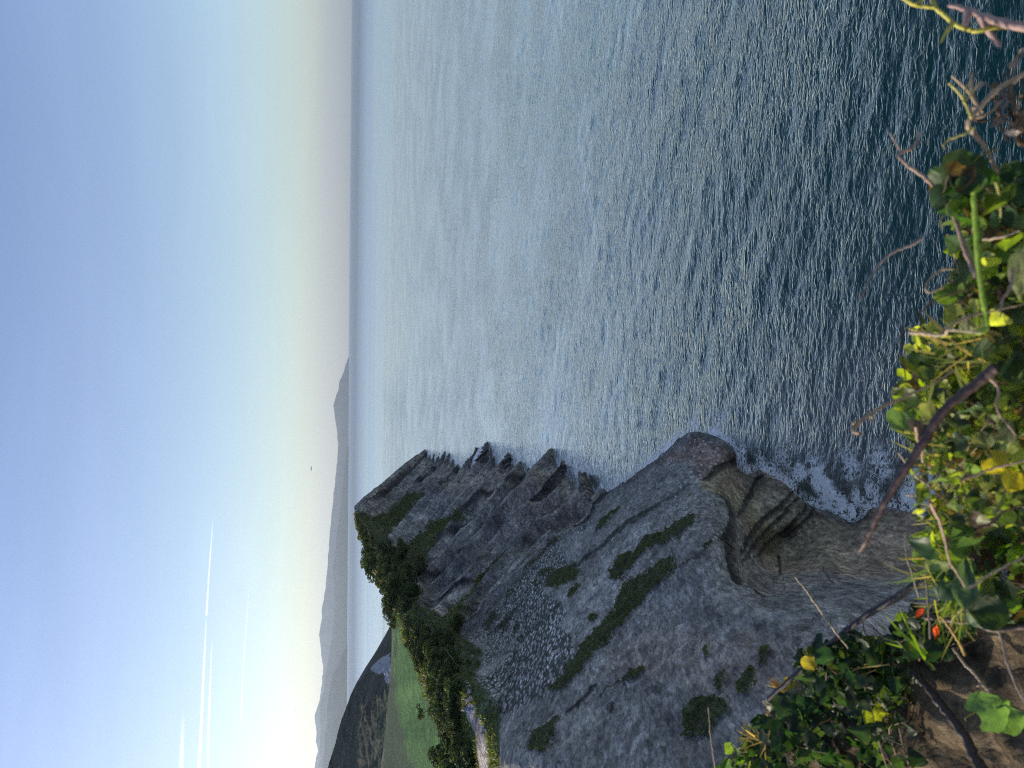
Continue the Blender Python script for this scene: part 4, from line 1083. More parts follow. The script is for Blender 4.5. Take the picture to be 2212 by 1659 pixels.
# ------------------------------------------------------------------ sea rocks, boats, bird
def sea_rock(x, y, wpx, hpx, n, label, guano):
    s_ = float(s_of_z(x, y, 0.0)); c = at(x, y, s_); u_ = s_ / FPX
    w = wpx * u_; h = hpx * u_
    g = np.random.default_rng(int(x))
    root = empty('sea_rock', c); tag(root, label, 'rock')
    mb = MB(); gb = MB()
    tilt = Matrix.Rotation(math.radians(-34), 3, 'Y') @ Matrix.Rotation(math.radians(8), 3, 'X')
    tl = np.array(tilt)
    for k in range(n):
        f = (k + 0.5) / n - 0.5
        hh = h * (1 - 1.1 * abs(f)) * g.uniform(0.75, 1.1); ww = w / n * 0.62
        m_ = 12; a = np.linspace(0, 2 * math.pi, m_, endpoint=False)
        L = w * 0.62 * g.uniform(0.8, 1.1)
        V = []
        for lv in range(5):
            zf = lv / 4; sc = (1 - 0.35 * zf ** 2)
            ring = np.stack([np.cos(a) * ww * sc, np.sin(a) * L * 0.5 * sc, np.full(m_, -0.8 + zf * (hh + 0.8))], 1)
            V.append(ring + 0.09 * w * fbm(ring + k * 7 + lv, 0.8, 3, 77)[:, None])
        V.append(np.repeat([[0, 0, hh * 1.02]], m_, 0) + V[-1] * 0.02)
        V = np.array(V).reshape(-1, 3)
        V = V @ tl.T + np.array([f * w * 1.15, g.normal() * 0.1 * w, 0])
        i = np.arange(5)[:, None] * m_ + np.arange(m_)[None]; j = np.arange(5)[:, None] * m_ + (np.arange(m_)[None] + 1) % m_
        Fc = np.stack([i, j, j + m_, i + m_], -1).reshape(-1, 4)
        mb.add(V, Fc, np.array([0.14, 0.12, 0.105]) * g.uniform(0.6, 1.3))
        if guano and k >= n // 2:
            top = V[3 * m_:]; gb.add(top * 1.0 + np.array([0, 0, 0.06]) + (top - top.mean(0)) * 0.04, Fc[:m_ * 2], (0.75, 0.75, 0.72))
    mb.build('rock_beds', ROCKS, root, smooth=False)
    if guano: gb.build('guano', GUANO, root, smooth=False)
ROCKS = simple_mat('sea_rock', (0.13, 0.11, 0.10), 0.85, 1.5, 0.5, 0.3)
GUANO = simple_mat('guano', (0.72, 0.72, 0.70), 0.9, 2.5, 0.25, 0.1)
sea_rock(1053, 972, 30, 36, 7, 'jagged black rock stack in the sea with white bird droppings on its tip', True)
sea_rock(1098, 993, 26, 26, 6, 'smaller layered black rock in the surf beside the white tipped stack', False)

def boat(x, y, length, label, hullc, sail, az_):
    s_ = float(s_of_z(x, y, 0.0)); c = at(x, y, s_)
    root = empty('boat', c, az_); tag(root, label, 'boat')
    mb = MB(); L = length; st = np.linspace(-1, 1, 13); prof = [(0, -0.25), (0.7, -0.1), (1.0, 0.45), (0.92, 0.5), (0.85, 0.3)]
    V = []
    for t_ in st:
        wv = (1 - max(t_, 0) ** 2.2) * (0.85 + 0.15 * (t_ < 0)) * 0.17 * L + 0.003
        half = [(p * wv, q * L * 0.13 * (1 + 0.35 * max(t_, 0) ** 2)) for p, q in prof]
        ring = [(t_ * L / 2, -a_, b_) for a_, b_ in half[::-1]] + [(t_ * L / 2, a_, b_) for a_, b_ in half[1:]]
        V += ring
    m_ = len(prof) * 2 - 1; n_ = len(st)
    mb.add(V, grid_faces(n_, m_), (0, 0, 0)); mb.build('hull', hullc, root)
    cb = MB()
    bx = np.array([(a_, b_, c_) for a_ in (-.22, .1) for b_ in (-.09, .09) for c_ in (0.02, .16)]) * L
    bx[5::2, 0] *= 0.8
    cb.add(bx, [(0, 1, 3, 2), (4, 6, 7, 5), (0, 4, 5, 1), (2, 3, 7, 6), (1, 5, 7, 3)], (0, 0, 0)); cb.build('cabin', simple_mat('cabin_paint', (0.75, 0.75, 0.73), 0.4), root, smooth=False)
    mm = MB(); mm.tube([(0, 0, 0), (0, 0, L * (1.15 if sail else 0.35))], 0.012 * L, 0.008 * L, (0.5, 0.5, 0.5)); mm.build('mast', simple_mat('mast_metal', (0.6, 0.6, 0.6), 0.4), root)
    if sail:
        sb = MB(); n1 = 8; V = []
        for i_ in range(n1):
            for j_ in range(n1):
                f = i_ / (n1 - 1); g_ = j_ / (n1 - 1) * (1 - f * 0.96)
                V.append((-g_ * 0.42 * L, 0.06 * L * math.sin(math.pi * g_) * (1 - f), (0.16 + 0.95 * f) * L))
        sb.add(V, grid_faces(n1, n1), (0, 0, 0)); sb.build('sail', simple_mat('sail_cloth', (0.85, 0.85, 0.83), 0.8), root)
WHITEP = simple_mat('white_boat_paint', (0.8, 0.8, 0.8), 0.35); DARKP = simple_mat('dark_boat_paint', (0.06, 0.06, 0.07), 0.4)
boat(779, 387, 11, 'tiny white sailing boat far out on the open sea', WHITEP, True, 0.6)
boat(767, 1450, 9, 'small dark boat in the bay beyond the meadow', DARKP, False, 1.2)

def bird():
    c = at(673, 1012, 140)
    root = empty('seabird', c, 0.5); tag(root, 'small dark seabird flying in the pale sky above the headland', 'bird')
    fm = simple_mat('bird_feathers', (0.10, 0.10, 0.11), 0.7)
    J = [(0, 0, 0), (0, .16, 0), (0, -.12, .01), (0, -.2, .03), (0, -.26, .02), (-.22, .02, .10), (-.5, .1, .04), (.22, .02, .10), (.5, .1, .04), (0, .28, 0)]
    E = [(0, 1), (0, 2), (2, 3), (3, 4), (0, 5), (5, 6), (0, 7), (7, 8), (1, 9)]
    skin_mesh('body', J, E, [.06, .045, .045, .035, .012, (.02, .07), (.008, .03), (.02, .07), (.008, .03), (.05, .01)], fm, root, 1)
bird()

# ------------------------------------------------------------------ contrails, high up and far away
def contrail(pts, r0, r1, alpha, label, name='contrail'):
    m = bpy.data.materials.new('ice_trail'); m.use_nodes = True
    t = m.node_tree
    for n in list(t.nodes): t.nodes.remove(n)
    out = N(t, 'ShaderNodeOutputMaterial'); tr = N(t, 'ShaderNodeBsdfTransparent'); df = N(t, 'ShaderNodeBsdfDiffuse'); tl = N(t, 'ShaderNodeBsdfTranslucent')
    df.inputs[0].default_value = (0.88, 0.94, 1.0, 1); tl.inputs[0].default_value = (0.88, 0.94, 1.0, 1)
    m1 = N(t, 'ShaderNodeAddShader'); t.links.new(df.outputs[0], m1.inputs[0]); t.links.new(tl.outputs[0], m1.inputs[1])
    lw = N(t, 'ShaderNodeLayerWeight'); lw.inputs[0].default_value = 0.35
    core = mathn(t, 'POWER', mathn(t, 'SUBTRACT', 1.0, lw.outputs['Facing']), 1.5)
    fac = mathn(t, 'MULTIPLY', mathn(t, 'MULTIPLY', core, attr(t, 'Col')), maprange(t, noise(t, 0.0009, 4, 0.6, posn(t)), 0.3, 0.7, alpha * 0.5, alpha), clamp=True)
    m2 = N(t, 'ShaderNodeMixShader'); t.links.new(fac, m2.inputs[0]); t.links.new(tr.outputs[0], m2.inputs[1]); t.links.new(m1.outputs[0], m2.inputs[2])
    t.links.new(m2.outputs[0], out.inputs[0])
    w = []
    for x, y in pts:
        d = ray(x, y); w.append(CAM + d * (9000.0 / d[2]))
    w = np.array(w)
    mb = MB(); pp = mb.tube(w, r0, r1, (1, 1, 1), 16, 8)
    n = len(pp); al = np.linspace(1, 0.0, n) ** 0.7
    mb.C = [np.repeat(al, 16)[:, None] * np.ones((1, 3))]
    o = mb.build(name, m, origin=w[0]); o.visible_shadow = True
    tag(o, label, 'contrail')
contrail([(424, 1760), (433, 1600), (440, 1450), (446, 1330)], 110, 70, 1.0, 'bright thin contrail in the sky, the higher of the close pair')
contrail([(450, 1760), (450, 1600), (454, 1480), (458, 1380)], 110, 60, 0.8, 'thin contrail just below the brightest one, running beside it')
contrail([(390, 1760), (392, 1650), (396, 1540)], 200, 120, 0.5, 'short blurry contrail remnant above the bright pair')
contrail([(446, 1330), (452, 1230), (458, 1150), (460, 1120)], 80, 40, 0.28, 'very faint trail prolonging the brightest contrail')
contrail([(520, 1560), (525, 1450), (533, 1340), (538, 1270)], 90, 50, 0.28, 'faint short contrail between the bright pair and the horizon')
contrail([(640, 1660), (636, 1500), (630, 1350), (622, 1230)], 150, 80, 0.22, 'faint long trail low over the mountains')

# ------------------------------------------------------------------ foreground bank
def bank_edge(X):
    return np.interp(X, [-6, -3, -1.63, -1.09, -.73, -.5, 0, 1, 3], [4.6, 3.7, 2.85, 2.38, 1.82, 1.5, 1.34, 1.28, 1.2])
def bank_h(X, Y):
    d = bank_edge(X) - Y
    z = 43.42 + 0.10 * sstep(0.9, 0.2, d) * sstep(-0.3, -1.2, X)
    z = z - 0.9 * sstep(0.10, -0.5, d) - np.maximum(-d - 0.25, 0) * 3.2
    z = z + 0.25 * sstep(-1.6, -4, X)
    return z
def build_bank():
    m, t, b = mat_new('crumbly_soil')
    p = posn(t)
    n1 = noise(t, 6, 8, 0.65, p, 0.4); n2 = noise(t, 38, 5, 0.7, p)
    c = mixrgb(t, maprange(t, n1, 0.38, 0.62, 0, 1), (0.045, 0.033, 0.020), (0.25, 0.19, 0.115))
    c = scalecol(t, c, maprange(t, n2, 0.3, 0.7, 0.55, 1.45))
    t.links.new(c, b.inputs['Base Color']); b.inputs['Roughness'].default_value = 0.95; b.inputs['Specular IOR Level'].default_value = 0.15
    nb = bump(t, n1, 0.9, 0.05); nb = bump(t, n2, 1.0, 0.015, nb); t.links.new(nb, b.inputs['Normal'])
    xs = np.linspace(-5, 3, 420); us = np.concatenate([np.linspace(-3.5, -0.02, 200), np.linspace(0, 1.0, 60)])
    X, Uu = np.meshgrid(xs, us)
    Y = bank_edge(X) + Uu
    P = np.stack([X.ravel(), Y.ravel(), np.zeros(X.size)], 1)
    P[:, 1] += 0.06 * fbm(P, 0.4, 4, 500)
    P[:, 2] = bank_h(P[:, 0], P[:, 1]) + 0.07 * fbm(P, 0.35, 4, 501) + 0.035 * fbm(P, 0.08, 4, 502) + 0.05 * np.abs(fbm(P, 0.18, 3, 503))
    o = new_mesh('soil_bank', P, grid_faces(*X.shape), m)
    tag(o, 'crumbly brown soil of the cliff edge at the viewpoint', None, kind='structure')
build_bank()

# ------------------------------------------------------------------ leaves
def cane_mat():
    m, t, b = mat_new('cane_bark')
    p = posn(t)
    c = scalecol(t, attr(t, 'Col', 'Color'), maprange(t, noise(t, 120, 4, 0.6, p), 0.3, 0.7, 0.7, 1.3))
    t.links.new(c, b.inputs['Base Color']); b.inputs['Roughness'].default_value = 0.6
    t.links.new(bump(t, noise(t, 200, 4, 0.6, p), 0.5, 0.002), b.inputs['Normal'])
    return m
CANE = cane_mat()
def leaf_shape(kind):
    nu_, nv_ = 11, 7
    V = []
    for i in range(nu_):
        t_ = i / (nu_ - 1)
        if kind == 'heart': w = 0.62 * math.sin(math.pi * min(1, (t_ * 0.93 + 0.07)) ** 0.62) ** 0.85
        elif kind == 'lobed': w = float(np.interp(t_, [0, .12, .28, .42, .55, .75, 1], [.20, .50, .56, .36, .34, .20, 0]))
        elif kind == 'lance': w = 0.22 * math.sin(math.pi * t_ ** 0.8)
        elif kind == 'round': w = 0.52 * math.sin(math.pi * (0.04 + 0.96 * t_)) ** 0.6 if t_ < 1 else 0
        for j in range(nv_):
            v = j / (nv_ - 1) * 2 - 1
            V.append((v * w, t_ - (0.16 if kind == 'heart' and abs(v) > 0.4 and i == 0 else 0), 0.16 * abs(v) * w * 2 - 0.18 * t_ * t_ + 0.03 * math.sin(5 * v + 7 * t_)))
    return np.array(V), grid_faces(nu_, nv_)
LSH = {k: leaf_shape(k) for k in ('heart', 'lobed', 'lance', 'round')}
PAL = {
    'dark': [(0.010, 0.028, 0.013), (0.014, 0.040, 0.018), (0.022, 0.050, 0.022), (0.022, 0.050, 0.034), (0.04, 0.075, 0.02), (0.012, 0.030, 0.012)],
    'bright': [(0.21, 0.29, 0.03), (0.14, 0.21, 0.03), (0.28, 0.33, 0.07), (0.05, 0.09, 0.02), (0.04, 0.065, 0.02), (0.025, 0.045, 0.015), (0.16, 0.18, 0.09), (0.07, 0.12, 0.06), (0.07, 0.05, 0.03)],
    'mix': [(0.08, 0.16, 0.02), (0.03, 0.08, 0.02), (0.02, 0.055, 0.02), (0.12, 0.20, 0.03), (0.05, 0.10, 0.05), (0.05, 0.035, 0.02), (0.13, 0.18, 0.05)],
    'dry': [(0.27, 0.215, 0.16), (0.17, 0.125, 0.09), (0.34, 0.29, 0.22), (0.11, 0.075, 0.055)],
    'yellow': [(0.55, 0.50, 0.02), (0.45, 0.45, 0.03)],
    'red': [(0.45, 0.05, 0.02), (0.4, 0.12, 0.03), (0.3, 0.04, 0.03)]}
STEMC = (0.16, 0.11, 0.075)
def foliage_clump(name, label, cat, poly, srange, n, size, pal, shapes, seed, stems=5, group=None, follow=True, thick=0.0022):
    g = np.random.default_rng(seed)
    pts = scatter(poly, n, 1.5, seed)
    X = np.array([p[0] for p in pts]); Y = np.array([p[1] for p in pts])
    s_ = g.uniform(*srange, len(X))
    P = at(X, Y, s_)
    P[:, 2] = np.maximum(P[:, 2], np.where(bank_edge(P[:, 0]) - P[:, 1] > 0, bank_h(P[:, 0], P[:, 1]) + 0.02, -1))
    org = P.mean(0)
    root = empty(name, org); tag(root, label, cat, group)
    mb = MB()
    tocam = CAM - P; tocam /= np.linalg.norm(tocam, axis=1)[:, None]
    nr = tocam * 0.55 + np.array([0, 0, 0.55]) + g.normal(size=P.shape) * 0.6
    R = rot_from(nr, g.uniform(0, 6.28, len(P)))
    sz = g.uniform(*size, len(P))
    for sh in set(shapes):
        m_ = np.array([shapes[i % len(shapes)] == sh for i in range(len(P))])
        if not m_.any(): continue
        Vb, Fb = LSH[sh]
        k = m_.sum()
        bend = g.normal(size=(k, 1)) * 0.35
        Vk = np.repeat(Vb[None], k, 0); Vk[:, :, 2] += bend * Vb[None, :, 1] ** 2 + g.normal(size=(k, 1)) * 0.25 * Vb[None, :, 0]
        V = P[m_][:, None] + np.einsum('nij,nkj->nki', R[m_], Vk) * sz[m_][:, None, None]
        Fc = (Fb[None] + (np.arange(k) * len(Vb))[:, None, None]).reshape(-1, 4)
        c = np.array(PAL[pal])[g.integers(0, len(PAL[pal]), k)] * np.exp(g.normal(size=(k, 1)) * 0.15)
        c = np.repeat(c[:, None], len(Vb), 1) * (1 + 0.25 * (np.abs(Vb[None, :, 0:1]) < 0.01))
        if pal in ('dark', 'mix', 'bright'):
            spot = g.random((k, len(Vb), 1)) < 0.04
            c = np.where(spot, c * 0.5 + np.array([0.05, 0.03, 0.01]), c)
        mb.add(V.reshape(-1, 3), Fc, c.reshape(-1, 3))
    mb.build('foliage', CANE if pal == 'dry' else LEAF, root, origin=org)
    if stems:
        sb = MB()
        order = np.argsort(P[:, 2])
        for k in range(stems):
            i0, i1, i2 = g.choice(len(P), 3, replace=False)
            a = P[i0] + [0, 0, -.03]; b2 = P[i1] + [0, 0, -.02]; c2 = P[i2]
            sb.tube([a, (a + b2) / 2 + g.normal(size=3) * .03, b2, (b2 + c2) / 2 + g.normal(size=3) * .03, c2], thick, thick * 0.6, np.array(STEMC) * g.uniform(0.5, 1.6), 5, 5, 0.0008)
        # leaf stalks
        for i in range(0, len(P), 2):
            d = -R[i][:, 1] * 0.5 + g.normal(size=3) * 0.3
            sb.tube([P[i], P[i] + d * sz[i] * 0.5, P[i] + d * sz[i] * 1.1 - [0, 0, .01]], 0.0008, 0.0011, (0.10, 0.12, 0.04), 4, 2)
        sb.build('stem', GRASSM, root, origin=org)
    return root
iv = 'ivy plant'
foliage_clump('ivy_plant', 'dark leathery ivy spilling over the bottom of the soil bank', iv, [(1640, 1560), (1700, 1500), (1760, 1470), (1860, 1500), (1950, 1560), (1960, 1680), (1600, 1700), (1610, 1600)], (2.15, 2.65), 344, (0.022, 0.060), 'dark', ['heart', 'heart', 'lobed'], 601, 8)
foliage_clump('ivy_plant', 'dark ivy mound between the thorny bramble cane and the bare soil', iv, [(1760, 1400), (1850, 1370), (1930, 1390), (1980, 1440), (1950, 1520), (1850, 1520), (1740, 1490), (1720, 1440)], (1.95, 2.4), 298, (0.022, 0.056), 'dark', ['heart', 'lobed', 'round'], 602, 8)
foliage_clump('ivy_plant', 'mixed ivy fringe hanging at the lower left tip of the bank', iv, [(1560, 1640), (1600, 1590), (1650, 1570), (1720, 1600), (1700, 1690), (1560, 1700)], (2.4, 2.8), 137, (0.019, 0.056), 'mix', ['heart', 'lance', 'lobed'], 603, 5)
foliage_clump('ivy_plant', 'sparse sea green ivy leaves lying on the shaded soil', iv, [(1870, 1500), (1960, 1560), (2000, 1690), (1870, 1690), (1850, 1600)], (1.9, 2.2), 49, (0.022, 0.053), 'dark', ['heart', 'lobed'], 604, 4)
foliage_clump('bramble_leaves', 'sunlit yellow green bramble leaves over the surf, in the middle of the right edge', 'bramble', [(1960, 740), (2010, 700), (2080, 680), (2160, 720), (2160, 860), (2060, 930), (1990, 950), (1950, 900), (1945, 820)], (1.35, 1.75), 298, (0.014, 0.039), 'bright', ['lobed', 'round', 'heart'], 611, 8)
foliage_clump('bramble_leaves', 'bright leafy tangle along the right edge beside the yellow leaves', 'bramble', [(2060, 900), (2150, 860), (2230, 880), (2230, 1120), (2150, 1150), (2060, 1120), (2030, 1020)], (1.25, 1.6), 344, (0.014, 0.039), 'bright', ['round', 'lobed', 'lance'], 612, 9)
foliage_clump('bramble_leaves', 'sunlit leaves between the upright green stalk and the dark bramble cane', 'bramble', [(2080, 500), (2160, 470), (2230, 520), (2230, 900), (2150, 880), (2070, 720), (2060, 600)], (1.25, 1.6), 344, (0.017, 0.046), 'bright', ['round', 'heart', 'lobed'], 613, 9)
foliage_clump('bramble_leaves', 'dark glossy leaves with brown tips at the upper end of the tangle', 'bramble', [(2050, 370), (2110, 380), (2180, 360), (2230, 400), (2230, 540), (2140, 520), (2060, 470), (2035, 410)], (1.2, 1.5), 137, (0.019, 0.050), 'mix', ['round', 'heart'], 614, 6)
foliage_clump('bramble_leaves', 'green leafy mass above the bare soil at the right edge', 'bramble', [(2050, 1100), (2230, 1080), (2230, 1330), (2120, 1340), (2040, 1280), (2000, 1180)], (1.5, 1.85), 298, (0.019, 0.053), 'mix', ['heart', 'lance', 'lobed'], 615, 8)
foliage_clump('bramble_leaves', 'thin bright sprigs between the foam and the leafy tangle', 'bramble', [(1960, 960), (2040, 920), (2070, 1080), (2050, 1180), (1990, 1200), (1980, 1080)], (1.4, 1.8), 125, (0.010, 0.029), 'bright', ['lance', 'lobed'], 616, 8, thick=0.0015)
foliage_clump('ivy_plant', 'deep green ivy in the corner between red leaves and soil', iv, [(1950, 1330), (2060, 1300), (2120, 1330), (2080, 1400), (1980, 1430), (1930, 1390)], (1.75, 2.1), 137, (0.019, 0.046), 'dark', ['heart', 'lobed'], 617, 6)
foliage_clump('bramble_leaves', 'tangle of withered pale twigs and shrivelled leaves in the top right corner', 'bramble', [(2120, 180), (2170, 120), (2230, 60), (2230, 330), (2180, 360), (2120, 290)], (1.15, 1.4), 16, (0.018, 0.034), 'dry', ['lance'], 618, 14, thick=0.0025)
foliage_clump('bramble_leaves', 'dry brown litter tangled under the bright leaves', 'bramble', [(2050, 560), (2150, 620), (2180, 900), (2180, 1100), (2060, 1080), (2020, 900), (2040, 700)], (1.5, 1.9), 275, (0.010, 0.032), 'dry', ['lance'], 619, 16)
# thick backing of leaves deep in the tangle
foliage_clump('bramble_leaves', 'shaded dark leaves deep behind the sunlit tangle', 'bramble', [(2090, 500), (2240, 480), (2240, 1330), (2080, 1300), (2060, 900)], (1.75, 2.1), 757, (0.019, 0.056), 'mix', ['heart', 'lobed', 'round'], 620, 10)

def big_leaf(label, x, y, s_, size, col_, shape, face, roll, name='leaf'):
    p = at(x, y, s_); mb = MB(); Vb, Fb = LSH[shape]; Vb = Vb + np.random.default_rng(int(x * 7 + y)).normal(size=Vb.shape) * 0.012
    nr = (CAM - p) / np.linalg.norm(CAM - p) + np.array(face)
    R = rot_from(nr[None], np.array([roll]))[0]
    V = (Vb - [0, .5, 0]) @ R.T * size
    mb.add(V, Fb, col_)
    st = V[2] ; mb.tube([st, st - R[:, 1] * size * 0.35, st - R[:, 1] * size * 0.6 - [0, 0, .02]], 0.0012, 0.0012, (0.2, 0.2, 0.05), 5, 3)
    o = mb.build(name, LEAF, origin=None); o.location = p
    tag(o, label, 'leaf'); return o
big_leaf('large glowing yellow leaf at the right edge, the lower of the pair', 2190, 1040, 1.15, 0.033, (0.36, 0.32, 0.02), 'round', (.3, 0, .2), 0.6)
big_leaf('large yellow leaf just above its twin near the right edge', 2158, 1005, 1.17, 0.034, (0.34, 0.30, 0.02), 'heart', (.2, 0, .3), 2.2)
big_leaf('small lemon yellow leaf hanging beside the foam', 2025, 1092, 1.6, 0.03, (0.45, 0.48, 0.02), 'round', (.2, 0, .1), 1.4)
big_leaf('yellow oval leaf hanging under the thorny bramble cane', 1748, 1432, 2.0, 0.042, (0.17, 0.15, 0.03), 'round', (.5, 0, .2), 1.7)
big_leaf('bright scarlet leaf in the grass above the soil', 1986, 1324, 1.55, 0.026, (0.50, 0.06, 0.03), 'lance', (.3, 0, .2), 0.4)
big_leaf('small red leaf just below the scarlet one', 2022, 1365, 1.6, 0.028, (0.55, 0.09, 0.03), 'lance', (.3, 0, .2), 1.0)
big_leaf('pair of fused yellow green ivy leaves, the upper blade', 1895, 1535, 2.0, 0.060, (0.16, 0.20, 0.02), 'lobed', (.2, 0, .3), 2.6)
big_leaf('yellow green ivy leaf touching the other yellow blade low on the bank', 1880, 1555, 1.98, 0.042, (0.17, 0.21, 0.02), 'heart', (.3, 0, .1), 0.6)
big_leaf('pale green heart shaped leaf alone on the bare soil', 2146, 1531, 1.6, 0.07, (0.10, 0.20, 0.08), 'heart', (0, 0, .3), 3.5)
big_leaf('small pale green leaf near the right edge of the bare soil', 2192, 1553, 1.58, 0.05, (0.09, 0.18, 0.07), 'heart', (0, .1, .3), 3.2)
big_leaf('broad pale grey green leaf at the right edge under the dark glossy leaves', 2206, 590, 1.15, 0.085, (0.30, 0.33, 0.16), 'lance', (0.1, 0, .3), 1.5)
big_leaf('long blue green drooping leaf beside the thick dark twig', 2085, 1260, 1.4, 0.10, (0.06, 0.11, 0.075), 'lance', (-.2, 0, .1), 4.7)
big_leaf('dark round leaf with a pale spot above the bare soil', 2135, 1322, 1.5, 0.07, (0.03, 0.06, 0.02), 'round', (-.2, 0, .1), 0.2)
big_leaf('grey green half folded leaf at the seaward tip of the tangle', 1948, 903, 1.5, 0.055, (0.09, 0.16, 0.08), 'round', (.3, 0, 0), 1.4)
big_leaf('sunlit round leaf with nibble marks at the edge of the tangle', 2010, 822, 1.45, 0.04, (0.22, 0.33, 0.01), 'round', (.2, 0, 0), 2.0)
big_leaf('curled dark green leaf with a brown scorched tip over the dark water', 2065, 375, 1.25, 0.055, (0.05, 0.08, 0.03), 'heart', (.2, 0, 0), 0.8)
big_leaf('glossy pale leaf hanging from the scorched one', 2135, 420, 1.25, 0.06, (0.16, 0.22, 0.12), 'lance', (-.2, 0, .1), 5.6)
big_leaf('yellow sprig leaf at the lower left fringe of the ivy', 1705, 1480, 2.3, 0.034, (0.22, 0.20, 0.03), 'heart', (.3, 0, 0), 0.9)

def cane(label, pts, s0, s1, r0, r1, c, thorns=0, name='bramble_cane', cat='bramble cane', side=None, seed=0, wob=0.0006):
    g = np.random.default_rng(seed + 900)
    X = np.array([p[0] for p in pts], float); Y = np.array([p[1] for p in pts], float)
    s_ = np.linspace(s0, s1, len(pts))
    P = at(X, Y, s_); org = P[0]
    mb = MB(); q = mb.tube(P - org, r0, r1, c, 8, 7, wob)
    if thorns:
        root = empty(name, org); tag(root, label, cat)
        mb.build('stem', CANE, root)
        for k in range(thorns):
            i = int(g.integers(2, len(q) - 2)); d = g.normal(size=3); d /= np.linalg.norm(d)
            rr = r0 + (r1 - r0) * i / len(q)
            tb = MB(); tb.tube([q[i] + d * rr * 0.7, q[i] + d * (rr + 0.004) + (q[i] - q[i - 1]) * 0.2, q[i] + d * (rr + 0.0085) + (q[i] - q[i - 1]) * .6], rr * 0.42, 0.0003, np.array(c) * 1.2, 5, 2)
            tb.build('thorn', CANE, root)
        return root
    if side:
        for (i, dx, dy, ln) in side:
            a = q[min(i, len(q) - 1)]; e = a + (D3 * dx + L3 * dy) * ln
            mb.tube([a, (a + e) / 2 + g.normal(size=3) * .004, e], r1 * 1.0, r1 * 0.5, c, 5, 3)
    o = mb.build(name, CANE, origin=None); o.location = org
    tag(o, label, cat); return o
cane('thick dark bramble cane slanting across the surf from the leafy tangle', [(2150, 795), (2110, 828), (2045, 880), (2000, 945), (1955, 1015), (1920, 1070), (1893, 1120), (1872, 1165), (1857, 1190)], 1.15, 1.3, 0.0085, 0.0045, (0.062, 0.035, 0.030), 9, seed=1)
cane('long thorny black bramble cane slanting over the pinkish rock', [(2150, 1195), (2060, 1235), (1980, 1262), (1930, 1295), (1870, 1330), (1815, 1372), (1770, 1412), (1710, 1465), (1660, 1510)], 1.75, 2.2, 0.0105, 0.006, (0.030, 0.024, 0.024), 16, seed=2)
cane('bare grey twig curving down towards the open water', [(1992, 515), (1965, 530), (1930, 545), (1905, 565), (1880, 600), (1857, 650)], 1.35, 1.4, 0.0035, 0.0016, (0.16, 0.13, 0.11), name='dry_twig', cat='twig', seed=3)
cane('long pale twig with a forked knobbly tip over the dark water', [(2110, 600), (2085, 540), (2065, 480), (2040, 430), (2000, 385), (1965, 360), (1942, 335), (1970, 320), (1982, 305)], 1.25, 1.35, 0.0042, 0.0022, (0.30, 0.21, 0.15), name='dry_twig', cat='twig', side=[(44, -.6, -1, .035), (50, .2, -1, .03), (20, .8, -.4, .02)], seed=4)
cane('yellow green stem arching in from the top edge', [(1940, -10), (1975, 10), (2020, 18), (2050, 42), (2075, 58), (2110, 66), (2150, 60), (2215, 55)], 1.2, 1.2, 0.0030, 0.0040, (0.36, 0.34, 0.06), name='green_stem', cat='stem', side=[(14, -.2, -1, .05), (24, -.5, .8, .04), (8, .8, -.8, .03)], seed=5)
cane('brown withered stem beside the yellow one at the top edge', [(2050, 10), (2100, 25), (2150, 45), (2225, 62)], 1.25, 1.15, 0.003, 0.0075, (0.30, 0.20, 0.17), name='withered_bramble', cat='bramble', side=[(10, .6, 1, .05), (6, -.3, 1, .03)], seed=6)
cane('knotted dry stem with curled tendrils near the top right', [(2215, 160), (2160, 190), (2115, 235), (2090, 270), (2115, 300), (2140, 340), (2155, 380)], 1.2, 1.25, 0.0045, 0.0035, (0.30, 0.22, 0.14), name='withered_bramble', cat='bramble', side=[(14, -.8, -1, .055), (14, -.2, -1.2, .05), (18, .9, -.5, .06), (22, .3, .6, .03)], seed=7)
cane('curled yellow tendril pointing up from the knotted stem', [(2098, 255), (2085, 225), (2078, 210), (2060, 190), (2048, 180)], 1.2, 1.2, 0.002, 0.0016, (0.42, 0.38, 0.10), name='tendril', cat='tendril', side=[(10, .3, -1, .03), (8, .8, -1, .035)], seed=8)
cane('hooked yellow tendril below the knotted stem', [(2105, 275), (2085, 288), (2060, 298), (2042, 308), (2038, 322)], 1.2, 1.2, 0.002, 0.0018, (0.36, 0.32, 0.10), name='tendril', cat='tendril', seed=9)
cane('straight bright green stalk with a bent foot', [(2103, 415), (2107, 480), (2113, 560), (2122, 640), (2130, 690), (2128, 712), (2100, 722)], 1.1, 1.12, 0.0038, 0.0042, (0.22, 0.34, 0.03), name='green_stem', cat='stem', seed=10, wob=0.0003)
cane('curly dry tendril with a looped end over the dark water', [(2060, 580), (2035, 583), (2012, 598), (2000, 620), (2005, 632), (2025, 625), (2040, 620)], 1.3, 1.3, 0.0018, 0.0014, (0.34, 0.26, 0.15), name='tendril', cat='tendril', seed=11)
cane('thin straw stalk crossing the grey rock above the thorny cane', [(1832, 1400), (1800, 1360), (1765, 1310), (1740, 1275), (1717, 1246)], 2.0, 1.95, 0.0020, 0.0012, (0.42, 0.33, 0.20), name='straw', cat='straw', seed=12)
cane('upright thin straw stalk at the bottom edge over the rock', [(1549, 1690), (1542, 1640), (1535, 1590), (1530, 1528)], 2.3, 2.3, 0.0026, 0.0014, (0.45, 0.33, 0.20), name='straw', cat='straw', seed=13)
